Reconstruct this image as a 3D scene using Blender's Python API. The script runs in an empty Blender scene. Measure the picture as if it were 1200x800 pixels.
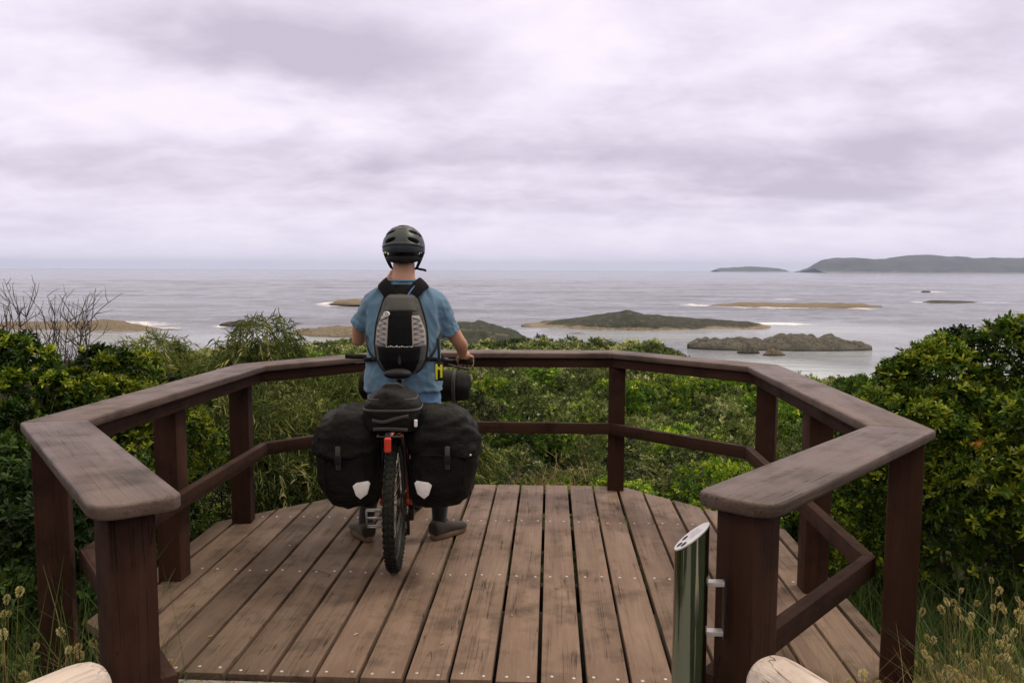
import bpy, bmesh, math, random
import numpy as np
from mathutils import Vector, Matrix, noise as mnoise

R = math.radians
SC = bpy.context.scene
COL = SC.collection
random.seed(7)
RNG = np.random.default_rng(11)

# ------------------------------------------------------------------ camera
CAM = Vector((0.0, 0.0, 1.6))
FPX = 950.0                                  # focal length for a frame 1200 px wide
YAW = math.atan(45.0 / FPX)
PITCH = math.atan(84.5 / FPX)
ROLL = math.atan2(5, 1200)
cam = bpy.data.cameras.new('camera')
cam.sensor_width = 36.0
cam.lens = 36.0 * FPX / 1200.0
cam.clip_start = 0.05
cam.clip_end = 60000
camo = bpy.data.objects.new('camera', cam)
COL.objects.link(camo)
camo.location = CAM
camo.rotation_mode = 'XYZ'
camo.matrix_world = (Matrix.Translation(CAM) @ Matrix.Rotation(YAW, 4, 'Z') @ Matrix.Rotation(R(90) - PITCH, 4, 'X')
                     @ Matrix.Rotation(ROLL, 4, 'Z'))
SC.camera = camo
SEA = -18.4


def ray(px, py):
    """Viewing direction through a pixel of the 1200x800 photograph (for measuring where things stand)."""
    cx, cy = px - 600, 400 - py
    c, s = math.cos(ROLL), math.sin(ROLL)
    cx, cy = cx * c - cy * s, cx * s + cy * c
    cp, sp = math.cos(PITCH), math.sin(PITCH)
    d = (cx, FPX * cp + cy * sp, -FPX * sp + cy * cp)
    c, s = math.cos(YAW), math.sin(YAW)
    return Vector((d[0] * c - d[1] * s, d[0] * s + d[1] * c, d[2]))


def at_z(px, py, z):
    d = ray(px, py)
    return CAM + d * ((z - CAM.z) / d.z)


def at_y(px, py, y):
    d = ray(px, py)
    return CAM + d * (y / d.y)


# ------------------------------------------------------------------ render look
SC.render.engine = 'CYCLES'
SC.cycles.use_denoising = True
SC.cycles.max_bounces = 8
SC.cycles.volume_bounces = 0
SC.view_settings.view_transform = 'Standard'
SC.view_settings.look = 'None'
SC.view_settings.gamma = 1.0
SC.view_settings.exposure = 0.0
SC.view_settings.use_curve_mapping = False

SUN_EL, SUN_AZ = R(58), R(62)                # azimuth clockwise from +y


# ------------------------------------------------------------------ node helpers
class NT:
    def __init__(s, tree):
        s.t = tree; s.n = tree.nodes; s.l = tree.links

    def node(s, typ, **kw):
        n = s.n.new(typ)
        for k, v in kw.items():
            setattr(n, k, v)
        return n

    def put(s, sock, v):
        if v is None:
            return
        if hasattr(v, 'is_output') or isinstance(v, bpy.types.NodeSocket):
            s.l.new(v, sock)
        else:
            if isinstance(v, (tuple, list)) and len(v) == 3 and sock.type == 'RGBA':
                v = (*v, 1)
            sock.default_value = v

    def math(s, op, a, b=None, c=None, clamp=False):
        n = s.node('ShaderNodeMath', operation=op, use_clamp=clamp)
        s.put(n.inputs[0], a); s.put(n.inputs[1], b)
        if c is not None: s.put(n.inputs[2], c)
        return n.outputs[0]

    def vmath(s, op, a, b=None):
        n = s.node('ShaderNodeVectorMath', operation=op)
        s.put(n.inputs[0], a)
        if b is not None: s.put(n.inputs[1], b)
        return n.outputs['Value'] if op in ('LENGTH', 'DOT_PRODUCT', 'DISTANCE') else n.outputs[0]

    def mix(s, f, a, b, blend='MIX'):
        n = s.node('ShaderNodeMix', data_type='RGBA', blend_type=blend)
        n.clamp_factor = True
        s.put(n.inputs['Factor'], f); s.put(n.inputs[6], a); s.put(n.inputs[7], b)
        return n.outputs[2]

    def noise(s, vec, scale, detail=4, rough=0.55, dist=0.0):
        n = s.node('ShaderNodeTexNoise')
        if vec is not None: s.put(n.inputs['Vector'], vec)
        s.put(n.inputs['Scale'], scale); s.put(n.inputs['Detail'], detail)
        s.put(n.inputs['Roughness'], rough); s.put(n.inputs['Distortion'], dist)
        return n.outputs['Fac']

    def ramp(s, f, stops, interp='LINEAR'):
        n = s.node('ShaderNodeValToRGB')
        n.color_ramp.interpolation = interp
        el = n.color_ramp.elements
        while len(el) < len(stops): el.new(0.5)
        for e, (p, c) in zip(el, stops):
            e.position = p
            e.color = (c, c, c, 1) if isinstance(c, (int, float)) else (*c, 1)
        s.put(n.inputs[0], f)
        return n.outputs[0]

    def rng(s, f, a, b, c=0.0, d=1.0):
        n = s.node('ShaderNodeMapRange')
        s.put(n.inputs[0], f)
        for i, v in enumerate((a, b, c, d)): s.put(n.inputs[i + 1], v)
        return n.outputs[0]

    def mapping(s, vec, scale=(1, 1, 1), loc=None):
        n = s.node('ShaderNodeMapping')
        s.put(n.inputs['Vector'], vec)
        n.inputs['Scale'].default_value = scale
        if loc is not None: s.put(n.inputs['Location'], loc)
        return n.outputs[0]

    def attr(s, name, out='Fac'):
        n = s.node('ShaderNodeAttribute'); n.attribute_name = name
        return n.outputs[out]

    def bump(s, h, strength=0.3, dist=0.01):
        n = s.node('ShaderNodeBump')
        s.put(n.inputs['Strength'], strength); s.put(n.inputs['Distance'], dist); s.put(n.inputs['Height'], h)
        return n.outputs[0]


def new_mat(name):
    m = bpy.data.materials.new(name)
    m.use_nodes = True
    nt = NT(m.node_tree)
    p = m.node_tree.nodes['Principled BSDF']
    return m, nt, p


# ------------------------------------------------------------------ world: overcast sky over a Nishita sky
def build_world():
    w = bpy.data.worlds.new('World')
    SC.world = w
    w.use_nodes = True
    nt = NT(w.node_tree)
    bg = w.node_tree.nodes['Background']
    sky = nt.node('ShaderNodeTexSky', sky_type='NISHITA')
    sky.sun_disc = False
    sky.sun_elevation = SUN_EL
    sky.sun_rotation = SUN_AZ
    tc = nt.node('ShaderNodeTexCoord')
    d = tc.outputs['Generated']
    sep = nt.node('ShaderNodeSeparateXYZ')
    nt.put(sep.inputs[0], d)
    x, y, z = sep.outputs
    el = nt.math('ARCSINE', z)
    az = nt.math('ARCTAN2', x, y)
    zz = nt.math('ADD', nt.math('MAXIMUM', z, 0.0), 0.27)
    px = nt.math('DIVIDE', x, zz); py = nt.math('DIVIDE', y, zz)
    cmb = nt.node('ShaderNodeCombineXYZ')
    nt.put(cmb.inputs[0], px); nt.put(cmb.inputs[1], py)
    p = cmb.outputs[0]
    n1 = nt.noise(nt.mapping(p, (1.1, 1.5, 1), (3.1, 1.7, 0)), 1.0, 5, 0.5, 0.4)
    n2 = nt.noise(nt.mapping(p, (3.0, 3.8, 1), (7.3, 4.1, 0)), 1.0, 5, 0.55, 0.3)
    # large cloud masses (azimuth, elevation, widths) warped by the noise
    wa = nt.math('ADD', az, nt.math('MULTIPLY', nt.math('SUBTRACT', n2, 0.5), 0.22))
    we = nt.math('ADD', el, nt.math('MULTIPLY', nt.math('SUBTRACT', n1, 0.5), 0.10))

    def blob(bx, by, sx, sy, amp):
        r = ray(bx, by)
        a0 = math.atan2(r.x, r.y); e0 = math.asin(r.z / r.length)
        ea = nt.math('DIVIDE', nt.math('SUBTRACT', wa, a0), sx / FPX)
        ee = nt.math('DIVIDE', nt.math('SUBTRACT', we, e0), sy / FPX)
        q = nt.math('ADD', nt.math('MULTIPLY', ea, ea), nt.math('MULTIPLY', ee, ee))
        return nt.math('MULTIPLY', nt.math('EXPONENT', nt.math('MULTIPLY', q, -1.0)), amp * 1.25)
    tot = None
    for b in [(400, 58, 170, 42, .60), (250, 40, 150, 30, .30), (480, 190, 260, 26, .42), (760, 185, 150, 24, .45),
              (1060, 180, 120, 24, .60), (930, 222, 150, 20, .58), (1180, 60, 110, 60, .35), (80, 205, 160, 30, .30),
              (880, 110, 140, 30, .18), (620, 235, 200, 14, .25), (650, 45, 90, 40, -.30), (120, 110, 130, 35, -.15),
              (330, 135, 130, 22, -.22), (1000, 60, 120, 40, -.12), (150, 268, 200, 12, .18), (900, 262, 260, 10, .18)]:
        v = blob(*b)
        tot = v if tot is None else nt.math('ADD', tot, v)
    n3 = nt.noise(nt.mapping(p, (7.0, 8.5, 1), (1.3, 9.1, 0)), 1.0, 4, 0.6, 0.2)
    dens = nt.math('ADD', tot, nt.math('ADD', nt.math('MULTIPLY', nt.math('SUBTRACT', n1, 0.5), 0.85),
                                       nt.math('ADD', nt.math('MULTIPLY', nt.math('SUBTRACT', n2, 0.5), 1.05),
                                               nt.math('MULTIPLY', nt.math('SUBTRACT', n3, 0.5), 0.55))))
    dens = nt.math('ADD', dens, 0.20, clamp=True)
    cloud = nt.ramp(dens, [(0.0, (0.88, 0.80, 0.90)), (0.30, (0.78, 0.71, 0.83)), (0.65, (0.65, 0.585, 0.70)), (1.0, (0.535, 0.48, 0.585))])
    # paler and bluer towards the horizon
    hz = nt.rng(el, 0.0, 0.09, 1.0, 0.0)
    cloud = nt.mix(nt.math('MULTIPLY', hz, 0.65), cloud, (0.74, 0.70, 0.85))
    # an overcast sky is brighter overhead
    up = nt.rng(z, 0.36, 0.85, 1.0, 1.45)
    up = nt.math('MULTIPLY', up, nt.rng(z, -0.02, -0.12, 1.0, 0.25))
    cloud = nt.mix(1.0, cloud, nt.mix(nt.rng(z, .34, .5), (1, 1, 1), (1.10, 1.03, .74)), 'MULTIPLY')
    sc = nt.node('ShaderNodeVectorMath', operation='SCALE')
    nt.put(sc.inputs[0], cloud); nt.put(sc.inputs['Scale'], nt.math('MULTIPLY', up, 11.7))
    col = nt.mix(0.97, sky.outputs[0], sc.outputs[0])
    nt.put(bg.inputs['Color'], col)
    bg.inputs['Strength'].default_value = 0.1


build_world()
sun = bpy.data.lights.new('sun', 'SUN')
sun.energy = 1.5
sun.angle = R(10)
sun.color = (1.0, 0.90, 0.74)
suno = bpy.data.objects.new('sun', sun)
COL.objects.link(suno)
sd = Vector((math.sin(SUN_AZ) * math.cos(SUN_EL), math.cos(SUN_AZ) * math.cos(SUN_EL), math.sin(SUN_EL)))
suno.rotation_euler = sd.to_track_quat('Z', 'Y').to_euler()
suno.location = (0, 0, 50)


# ------------------------------------------------------------------ object helpers
def link(o, parent=None):
    COL.objects.link(o)
    if parent is not None:
        o.parent = parent
    return o


def tag(o, label=None, cat=None, group=None, kind=None):
    if label: o['label'] = label
    if cat: o['category'] = cat
    if group: o['group'] = group
    if kind: o['kind'] = kind
    return o


def thing(name, label, cat, loc=(0, 0, 0), rz=0.0, group=None):
    o = bpy.data.objects.new(name, None)
    o.empty_display_size = 0.1
    link(o)
    o.location = loc
    o.rotation_euler = (0, 0, rz)
    return tag(o, label, cat, group)


def obj(name, me, mat=None, parent=None, smooth=True):
    if isinstance(me, bmesh.types.BMesh):
        bm = me
        me = bpy.data.meshes.new(name)
        bmesh.ops.recalc_face_normals(bm, faces=bm.faces)
        bm.to_mesh(me); bm.free()
    if mat is not None:
        for m in (mat if isinstance(mat, (list, tuple)) else [mat]):
            me.materials.append(m)
    if smooth:
        me.polygons.foreach_set('use_smooth', np.ones(len(me.polygons), dtype=bool))
        if smooth == 'auto':
            me.set_sharp_from_angle(angle=R(38))
    o = bpy.data.objects.new(name, me)
    return link(o, parent)


def np_mesh(name, verts, quads, fattr=None, vattr=None):
    """Mesh from numpy arrays: verts (N,3), quads (M,4), face / point float attributes."""
    me = bpy.data.meshes.new(name)
    nv, nq = len(verts), len(quads)
    me.vertices.add(nv)
    me.vertices.foreach_set('co', np.asarray(verts, dtype=np.float32).ravel())
    me.loops.add(nq * 4)
    me.loops.foreach_set('vertex_index', np.asarray(quads, dtype=np.int32).ravel())
    me.polygons.add(nq)
    me.polygons.foreach_set('loop_start', np.arange(0, nq * 4, 4, dtype=np.int32))
    for dom, dct in (('FACE', fattr), ('POINT', vattr)):
        for k, v in (dct or {}).items():
            a = me.attributes.new(k, 'FLOAT', dom)
            a.data.foreach_set('value', np.asarray(v, dtype=np.float32))
    me.update(calc_edges=True)
    return me


def bm_box(bm, c, size, rot=None, bevel=0.0, seg=2):
    """Add an (optionally rotated, bevelled) box to a bmesh."""
    tmp = bmesh.new()
    bmesh.ops.create_cube(tmp, size=1.0)
    bmesh.ops.scale(tmp, vec=Vector(size), verts=tmp.verts)
    if bevel > 0:
        bmesh.ops.bevel(tmp, geom=tmp.edges[:], offset=bevel, segments=seg, affect='EDGES', profile=0.6)
    M = Matrix.Translation(Vector(c)) @ (rot.to_4x4() if rot is not None else Matrix.Identity(4))
    bmesh.ops.transform(tmp, matrix=M, verts=tmp.verts)
    merge(bm, tmp)


def merge(bm, tmp):
    me = bpy.data.meshes.new('tmp')
    tmp.to_mesh(me); tmp.free()
    bm.from_mesh(me)
    bpy.data.meshes.remove(me)


def spline(pts, n=8):
    """Catmull-Rom through points (each any length tuple)."""
    P = [np.array(p, float) for p in pts]
    P = [2 * P[0] - P[1]] + P + [2 * P[-1] - P[-2]]
    out = []
    for i in range(1, len(P) - 2):
        for k in range(n):
            t = k / n
            a, b, c, d = P[i - 1:i + 3]
            out.append(0.5 * (2 * b + (c - a) * t + (2 * a - 5 * b + 4 * c - d) * t * t + (3 * b - a - 3 * c + d) * t ** 3))
    out.append(P[-2])
    return out


def bm_tube(bm, pts, rad, seg=10, closed=False, caps=True, flat=None, up=None):
    """Tube along points; rad a number or a list; flat = ratio of the second axis."""
    P = [Vector(p[:3]) for p in pts]
    n = len(P)
    rads = [rad] * n if isinstance(rad, (int, float)) else list(rad)
    rings = []
    prev = None
    for i in range(n):
        if closed:
            t = (P[(i + 1) % n] - P[i - 1]).normalized()
        else:
            t = (P[min(i + 1, n - 1)] - P[max(i - 1, 0)]).normalized()
        if prev is None:
            a = Vector(up) if up is not None else (Vector((0, 0, 1)) if abs(t.z) < 0.9 else Vector((1, 0, 0)))
            u = (a - t * a.dot(t)).normalized()
        else:
            u = (prev - t * prev.dot(t)).normalized()
        prev = u
        v = t.cross(u)
        r1 = rads[i]
        r2 = r1 * (flat if flat is not None else 1.0)
        rings.append([bm.verts.new(P[i] + u * (r1 * math.cos(2 * math.pi * k / seg)) + v * (r2 * math.sin(2 * math.pi * k / seg)))
                      for k in range(seg)])
    m = n if closed else n - 1
    for i in range(m):
        a, b = rings[i], rings[(i + 1) % n]
        for k in range(seg):
            bm.faces.new((a[k], a[(k + 1) % seg], b[(k + 1) % seg], b[k]))
    if caps and not closed:
        bm.faces.new(rings[0][::-1]); bm.faces.new(rings[-1])


def bm_loft(bm, secs, seg=20, power=2.0, caps=True):
    """Loft through sections (centre, u-vector, v-vector): superellipse rings."""
    rings = []
    for c, u, v in secs:
        c, u, v = Vector(c), Vector(u), Vector(v)
        ring = []
        for k in range(seg):
            a = 2 * math.pi * k / seg
            ca, sa = math.cos(a), math.sin(a)
            ca = math.copysign(abs(ca) ** (2 / power), ca); sa = math.copysign(abs(sa) ** (2 / power), sa)
            ring.append(bm.verts.new(c + u * ca + v * sa))
        rings.append(ring)
    for a, b in zip(rings, rings[1:]):
        for k in range(seg):
            bm.faces.new((a[k], a[(k + 1) % seg], b[(k + 1) % seg], b[k]))
    if caps:
        bm.faces.new(rings[0][::-1]); bm.faces.new(rings[-1])


def bm_ball(bm, c, r, seg=16, rings=10, rot=None):
    tmp = bmesh.new()
    bmesh.ops.create_uvsphere(tmp, u_segments=seg, v_segments=rings, radius=1.0)
    rr = (r, r, r) if isinstance(r, (int, float)) else r
    bmesh.ops.scale(tmp, vec=Vector(rr), verts=tmp.verts)
    M = Matrix.Translation(Vector(c)) @ (rot.to_4x4() if rot is not None else Matrix.Identity(4))
    bmesh.ops.transform(tmp, matrix=M, verts=tmp.verts)
    merge(bm, tmp)


def bm_lathe(bm, prof, seg=20, M=None, close=False):
    """Revolve (r, z) profile about z."""
    tmp = bmesh.new()
    rings = []
    for r, z in prof:
        if r < 1e-6:
            rings.append([tmp.verts.new((0, 0, z))])
        else:
            rings.append([tmp.verts.new((r * math.cos(2 * math.pi * k / seg), r * math.sin(2 * math.pi * k / seg), z)) for k in range(seg)])
    pr = list(zip(rings, rings[1:])) + ([(rings[-1], rings[0])] if close else [])
    for a, b in pr:
        for k in range(seg):
            k2 = (k + 1) % seg
            if len(a) == 1 and len(b) == 1: continue
            if len(a) == 1: tmp.faces.new((a[0], b[k2], b[k]))
            elif len(b) == 1: tmp.faces.new((a[k], a[k2], b[0]))
            else: tmp.faces.new((a[k], a[k2], b[k2], b[k]))
    if M is not None:
        bmesh.ops.transform(tmp, matrix=M, verts=tmp.verts)
    merge(bm, tmp)


def bm_prism(bm, outline, zt, zb, bevel=0.0, seg=3, both=False):
    """Extruded 2D outline; zt may be a function of (x, y)."""
    tmp = bmesh.new()
    f = zt if callable(zt) else (lambda x, y: zt)
    th = zb if callable(zb) else (lambda x, y: zb)
    top = [tmp.verts.new((x, y, f(x, y))) for x, y in outline]
    bot = [tmp.verts.new((x, y, th(x, y))) for x, y in outline]
    ft = tmp.faces.new(top)
    fb = tmp.faces.new(bot[::-1])
    n = len(top)
    for i in range(n):
        tmp.faces.new((top[i], bot[i], bot[(i + 1) % n], top[(i + 1) % n]))
    bmesh.ops.recalc_face_normals(tmp, faces=tmp.faces)
    if bevel > 0:
        ed = list(ft.edges) + (list(fb.edges) if both else [])
        bmesh.ops.bevel(tmp, geom=ed, offset=bevel, segments=seg, affect='EDGES', profile=0.5)
    merge(bm, tmp)


def remeshed(bm, voxel, smooth=4, sf=0.5):
    """Fuse the pieces of a bmesh into one continuous skin."""
    me = bpy.data.meshes.new('raw')
    bmesh.ops.recalc_face_normals(bm, faces=bm.faces)
    bm.to_mesh(me); bm.free()
    o = bpy.data.objects.new('raw', me)
    COL.objects.link(o)
    m = o.modifiers.new('r', 'REMESH'); m.mode = 'VOXEL'; m.voxel_size = voxel
    if smooth:
        s = o.modifiers.new('s', 'SMOOTH'); s.iterations = smooth; s.factor = sf
    dg = bpy.context.evaluated_depsgraph_get()
    dg.update()
    out = bpy.data.meshes.new_from_object(o.evaluated_get(dg))
    bpy.data.objects.remove(o); bpy.data.meshes.remove(me)
    return out


def displace(me, fn):
    """Move vertices along their normals by fn(co, normal)."""
    n = len(me.vertices)
    co = np.empty(n * 3, dtype=np.float32); me.vertices.foreach_get('co', co)
    no = np.array([v.normal[:] for v in me.vertices], dtype=np.float32)
    co = co.reshape(-1, 3)
    d = np.array([fn(Vector(c), Vector(k)) for c, k in zip(co, no)], dtype=np.float32)
    co = co + no * d[:, None]
    me.vertices.foreach_set('co', co.ravel())
    me.update()


# ------------------------------------------------------------------ materials
def mat_wood(name, axis, base, light, dark, grain=1.0, rough=(0.5, 0.8), spec=0.35, var=0.25, worn=False):
    """Weathered timber; axis = grain direction in object space (0=x, 1=y, 2=z)."""
    m, nt, p = new_mat(name)
    tc = nt.node('ShaderNodeTexCoord')
    oi = nt.node('ShaderNodeObjectInfo')
    off = nt.node('ShaderNodeCombineXYZ')
    for i, k in enumerate((37.0, 91.0, 53.0)):
        nt.put(off.inputs[i], nt.math('MULTIPLY', oi.outputs['Random'], k))
    v = nt.vmath('ADD', tc.outputs['Object'], off.outputs[0])
    s1 = [70.0] * 3; s1[axis] = 1.6
    s2 = [9.0] * 3; s2[axis] = 1.4
    s3 = [160.0] * 3; s3[axis] = 5.0
    g = nt.noise(nt.mapping(v, s1), 1.0, 6, 0.65, 0.3)
    b = nt.noise(nt.mapping(v, s2), 1.0, 5, 0.6, 0.6)
    fine = nt.noise(nt.mapping(v, s3), 1.0, 3, 0.6)
    blot = nt.noise(v, 4.5, 5, 0.65)
    spots = nt.noise(v, 26.0, 3, 0.6)
    c = nt.mix(nt.rng(b, 0.32, 0.70), base, light)
    c = nt.mix(nt.rng(blot, 0.50, 0.72, 0, 0.75), c, dark)
    c = nt.mix(nt.math('MULTIPLY', nt.rng(g, 0.52, 0.72), 0.65 * grain), c, dark)
    c = nt.mix(nt.math('MULTIPLY', nt.rng(g, 0.40, 0.28), 0.35 * grain), c, light)
    c = nt.mix(nt.rng(fine, 0.62, 0.74, 0, 0.45 * grain), c, dark)
    c = nt.mix(nt.rng(spots, 0.68, 0.76, 0, 0.5), c, dark)
    # checks: long thin dark cracks along the grain
    s4 = [24.0] * 3; s4[axis] = 0.55
    cr = nt.noise(nt.mapping(v, s4), 1.0, 2, 0.5, 0.25)
    crk = nt.rng(nt.math('ABSOLUTE', nt.math('SUBTRACT', cr, 0.5)), 0.0, 0.008, 1.0, 0.0)
    crk = nt.math('MULTIPLY', crk, nt.rng(blot, 0.45, 0.6))
    c = nt.mix(nt.math('MULTIPLY', crk, 0.8 * grain), c, tuple(k * 0.25 for k in dark))
    k = nt.rng(oi.outputs['Random'], 0, 1, 1 - var, 1 + var * 0.7)
    sc = nt.node('ShaderNodeVectorMath', operation='SCALE')
    nt.put(sc.inputs[0], c); nt.put(sc.inputs['Scale'], k)
    colr = sc.outputs[0]
    if worn:
        # the middle of the deck is scuffed pale by feet, the edges stay dark and a little green with algae
        geo = nt.node('ShaderNodeNewGeometry')
        sp = nt.node('ShaderNodeSeparateXYZ'); nt.put(sp.inputs[0], geo.outputs['Position'])
        wn = nt.noise(geo.outputs['Position'], 1.3, 5, 0.65)
        dx = nt.math('ABSOLUTE', nt.math('SUBTRACT', sp.outputs[0], 0.25))
        edge = nt.rng(nt.math('ADD', dx, nt.math('MULTIPLY', nt.math('SUBTRACT', wn, 0.5), 1.6)), 0.5, 1.7)
        colr = nt.mix(nt.math('MULTIPLY', edge, 0.62), colr, nt.mix(1.0, colr, (0.50, 0.52, 0.50), 'MULTIPLY'))
        gr = nt.noise(geo.outputs['Position'], 55, 4, 0.7)
        colr = nt.mix(nt.rng(gr, 0.62, 0.72, 0, 0.35), colr, (0.24, 0.19, 0.15))
    nt.put(p.inputs['Base Color'], colr)
    nt.put(p.inputs['Roughness'], nt.rng(blot, 0.3, 0.7, *rough))
    p.inputs['Specular IOR Level'].default_value = spec
    h = nt.math('ADD', nt.math('MULTIPLY', g, 0.6), nt.math('SUBTRACT', nt.math('MULTIPLY', fine, 0.3), nt.math('MULTIPLY', crk, 1.2)))
    nt.put(p.inputs['Normal'], nt.bump(h, 0.8, 0.006))
    return m


def mat_plain(name, col, rough=0.6, metal=0.0, var=0.15, scale=30.0, bump=0.0, spec=0.5, dirt=None):
    m, nt, p = new_mat(name)
    tc = nt.node('ShaderNodeTexCoord')
    n = nt.noise(tc.outputs['Object'], scale, 5, 0.6)
    c = nt.mix(nt.rng(n, 0.3, 0.7), tuple(k * (1 - var) for k in col), tuple(min(1, k * (1 + var)) for k in col))
    if dirt:
        n2 = nt.noise(tc.outputs['Object'], scale * 0.3, 5, 0.7)
        c = nt.mix(nt.rng(n2, 0.55, 0.72, 0, 0.7), c, dirt)
    nt.put(p.inputs['Base Color'], c)
    nt.put(p.inputs['Roughness'], nt.rng(n, 0.3, 0.7, max(0.02, rough - 0.08), min(1, rough + 0.08)))
    p.inputs['Metallic'].default_value = metal
    p.inputs['Specular IOR Level'].default_value = spec
    if bump > 0:
        nt.put(p.inputs['Normal'], nt.bump(nt.noise(tc.outputs['Object'], scale * 2, 4, 0.6), bump, 0.004))
    return m


def mat_fabric(name, col, weave=900.0, var=0.2, rough=0.85, sheen=0.2, crease=0.0, spec=0.3):
    m, nt, p = new_mat(name)
    tc = nt.node('ShaderNodeTexCoord')
    o = tc.outputs['Object']
    n = nt.noise(o, 7.0, 5, 0.6)
    f = nt.noise(o, weave, 2, 0.5)
    c = nt.mix(nt.rng(n, 0.3, 0.7), tuple(k * (1 - var) for k in col), tuple(min(1, k * (1 + var)) for k in col))
    c = nt.mix(nt.rng(f, 0.4, 0.7, 0, 0.35), c, tuple(k * 0.6 for k in col))
    nt.put(p.inputs['Base Color'], c)
    p.inputs['Roughness'].default_value = rough
    p.inputs['Specular IOR Level'].default_value = spec
    p.inputs['Sheen Weight'].default_value = sheen
    h = nt.math('ADD', nt.math('MULTIPLY', f, 0.12), nt.math('MULTIPLY', nt.noise(o, 22.0, 4, 0.6, 0.8), crease))
    nt.put(p.inputs['Normal'], nt.bump(h, 0.5, 0.02))
    return m


def mat_leaf(name, dark, light, tip, rough=0.5, trans=0.35, spec=0.22):
    """Leaves: tint 0..1 runs dark to light for growth and painted light contrast, tip colours the newest."""
    m, nt, p = new_mat(name)
    geo = nt.node('ShaderNodeNewGeometry')
    t = nt.attr('tint')
    rnd = geo.outputs['Random Per Island']
    oi = nt.node('ShaderNodeObjectInfo')
    c = nt.mix(nt.rng(t, 0.0, 0.7), dark, light)
    c = nt.mix(nt.rng(t, 0.72, 1.0), c, tip)
    k = nt.math('MULTIPLY', nt.rng(rnd, 0, 1, 0.65, 1.3), nt.rng(oi.outputs['Random'], 0, 1, 0.60, 1.38))  # wide brightness spread per shrub paints in depth shading
    sc = nt.node('ShaderNodeVectorMath', operation='SCALE')
    nt.put(sc.inputs[0], c); nt.put(sc.inputs['Scale'], k)
    col = sc.outputs[0]
    nt.put(p.inputs['Base Color'], col)
    p.inputs['Roughness'].default_value = rough
    p.inputs['Specular IOR Level'].default_value = spec
    tr = nt.node('ShaderNodeBsdfTranslucent')
    nt.put(tr.inputs['Color'], nt.mix(1.0, col, (1.15, 1.2, 0.5), 'MULTIPLY'))
    mx = nt.node('ShaderNodeMixShader')
    mx.inputs[0].default_value = trans
    nt.l.new(p.outputs[0], mx.inputs[1]); nt.l.new(tr.outputs[0], mx.inputs[2])
    out = m.node_tree.nodes['Material Output']
    nt.l.new(mx.outputs[0], out.inputs['Surface'])
    return m


M = {}
M['deck'] = mat_wood('deck timber', 1, (0.156, 0.102, 0.075), (0.240, 0.169, 0.129), (0.056, 0.040, 0.031), 0.85, (0.5, 0.75), 0.2, 0.2, True)
M['cap'] = mat_wood('weathered handrail timber', 0, (0.074, 0.046, 0.037), (0.142, 0.100, 0.086), (0.020, 0.0135, 0.011), 0.6, (0.40, 0.6), 0.35, 0.12)
M['stain'] = mat_wood('dark stained timber', 0, (0.034, 0.0155, 0.0105), (0.052, 0.025, 0.017), (0.013, 0.007, 0.0055), 0.5, (0.6, 0.8), 0.14, 0.18)
M['stain_z'] = mat_wood('dark stained post timber', 2, (0.036, 0.0150, 0.0100), (0.055, 0.0245, 0.0165), (0.013, 0.007, 0.0055), 0.5, (0.6, 0.8), 0.14, 0.18)
M['joist'] = mat_wood('joist timber', 0, (0.05, 0.034, 0.028), (0.07, 0.05, 0.04), (0.03, 0.02, 0.018))
M['log'] = mat_wood('bleached log', 0, (0.42, 0.36, 0.31), (0.58, 0.51, 0.45), (0.20, 0.155, 0.125), 1.0, (0.7, 0.9), 0.2, 0.05)
M['screw'] = mat_plain('screw steel', (0.55, 0.53, 0.50), 0.4, 0.85, 0.2, 200)
M['steel'] = mat_plain('brushed stainless steel', (0.27, 0.31, 0.26), 0.09, 1.0, 0.05, 20)  # dark green tint paints in the reflection of plants
M['steel_face'] = mat_plain('satin steel plate', (0.72, 0.72, 0.73), 0.45, 0.6, 0.06, 60)
M['bracket'] = mat_plain('bracket metal', (0.62, 0.60, 0.63), 0.45, 0.5, 0.08, 60)
M['black'] = mat_plain('black', (0.010, 0.010, 0.011), 0.6, spec=0.25)
M['rubber'] = mat_plain('tyre rubber', (0.018, 0.019, 0.016), 0.85, 0, 0.35, 60, 0.4, 0.15, dirt=(0.052, 0.046, 0.036))
M['black_metal'] = mat_plain('black metal', (0.018, 0.018, 0.019), 0.4, 0.3)
M['frame_paint'] = mat_plain('orange red frame paint', (0.50, 0.060, 0.022), 0.35, 0, 0.08, 25, 0, 0.5)
M['alloy'] = mat_plain('bare alloy', (0.55, 0.55, 0.54), 0.35, 0.9, 0.1)
M['chain'] = mat_plain('chain steel', (0.16, 0.15, 0.14), 0.45, 0.8, 0.2, 200)
M['red_lens'] = mat_plain('red lens', (0.55, 0.05, 0.03), 0.25, 0, 0.1)
M['bag'] = mat_fabric('black pannier fabric', (0.0080, 0.0080, 0.0074), 700, 0.3, 0.6, 0.0, 1.0, 0.16)
M['bag_band'] = mat_fabric('worn grey webbing', (0.045, 0.043, 0.038), 900, 0.2)
M['reflector'] = mat_plain('white reflective film', (0.80, 0.78, 0.82), 0.45, 0, 0.08, 40)
M['skin'] = mat_plain('sun tanned skin', (0.50, 0.27, 0.175), 0.5, 0, 0.12, 18, 0.05, 0.4)
M['hair'] = mat_plain('dark brown hair', (0.020, 0.013, 0.009), 0.5, 0, 0.4, 220, 0.6)
M['shirt'] = mat_fabric('blue tshirt cotton', (0.118, 0.222, 0.335), 1200, 0.14, 0.9, 0.2, 0.15)
M['jeans'] = mat_fabric('blue denim', (0.090, 0.190, 0.340), 1400, 0.16, 0.9, 0.15, 0.2)
M['sock'] = mat_fabric('dark navy sock', (0.012, 0.013, 0.020), 800, 0.15)
M['shoe'] = mat_fabric('brown black suede', (0.028, 0.022, 0.017), 700, 0.3)
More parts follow.
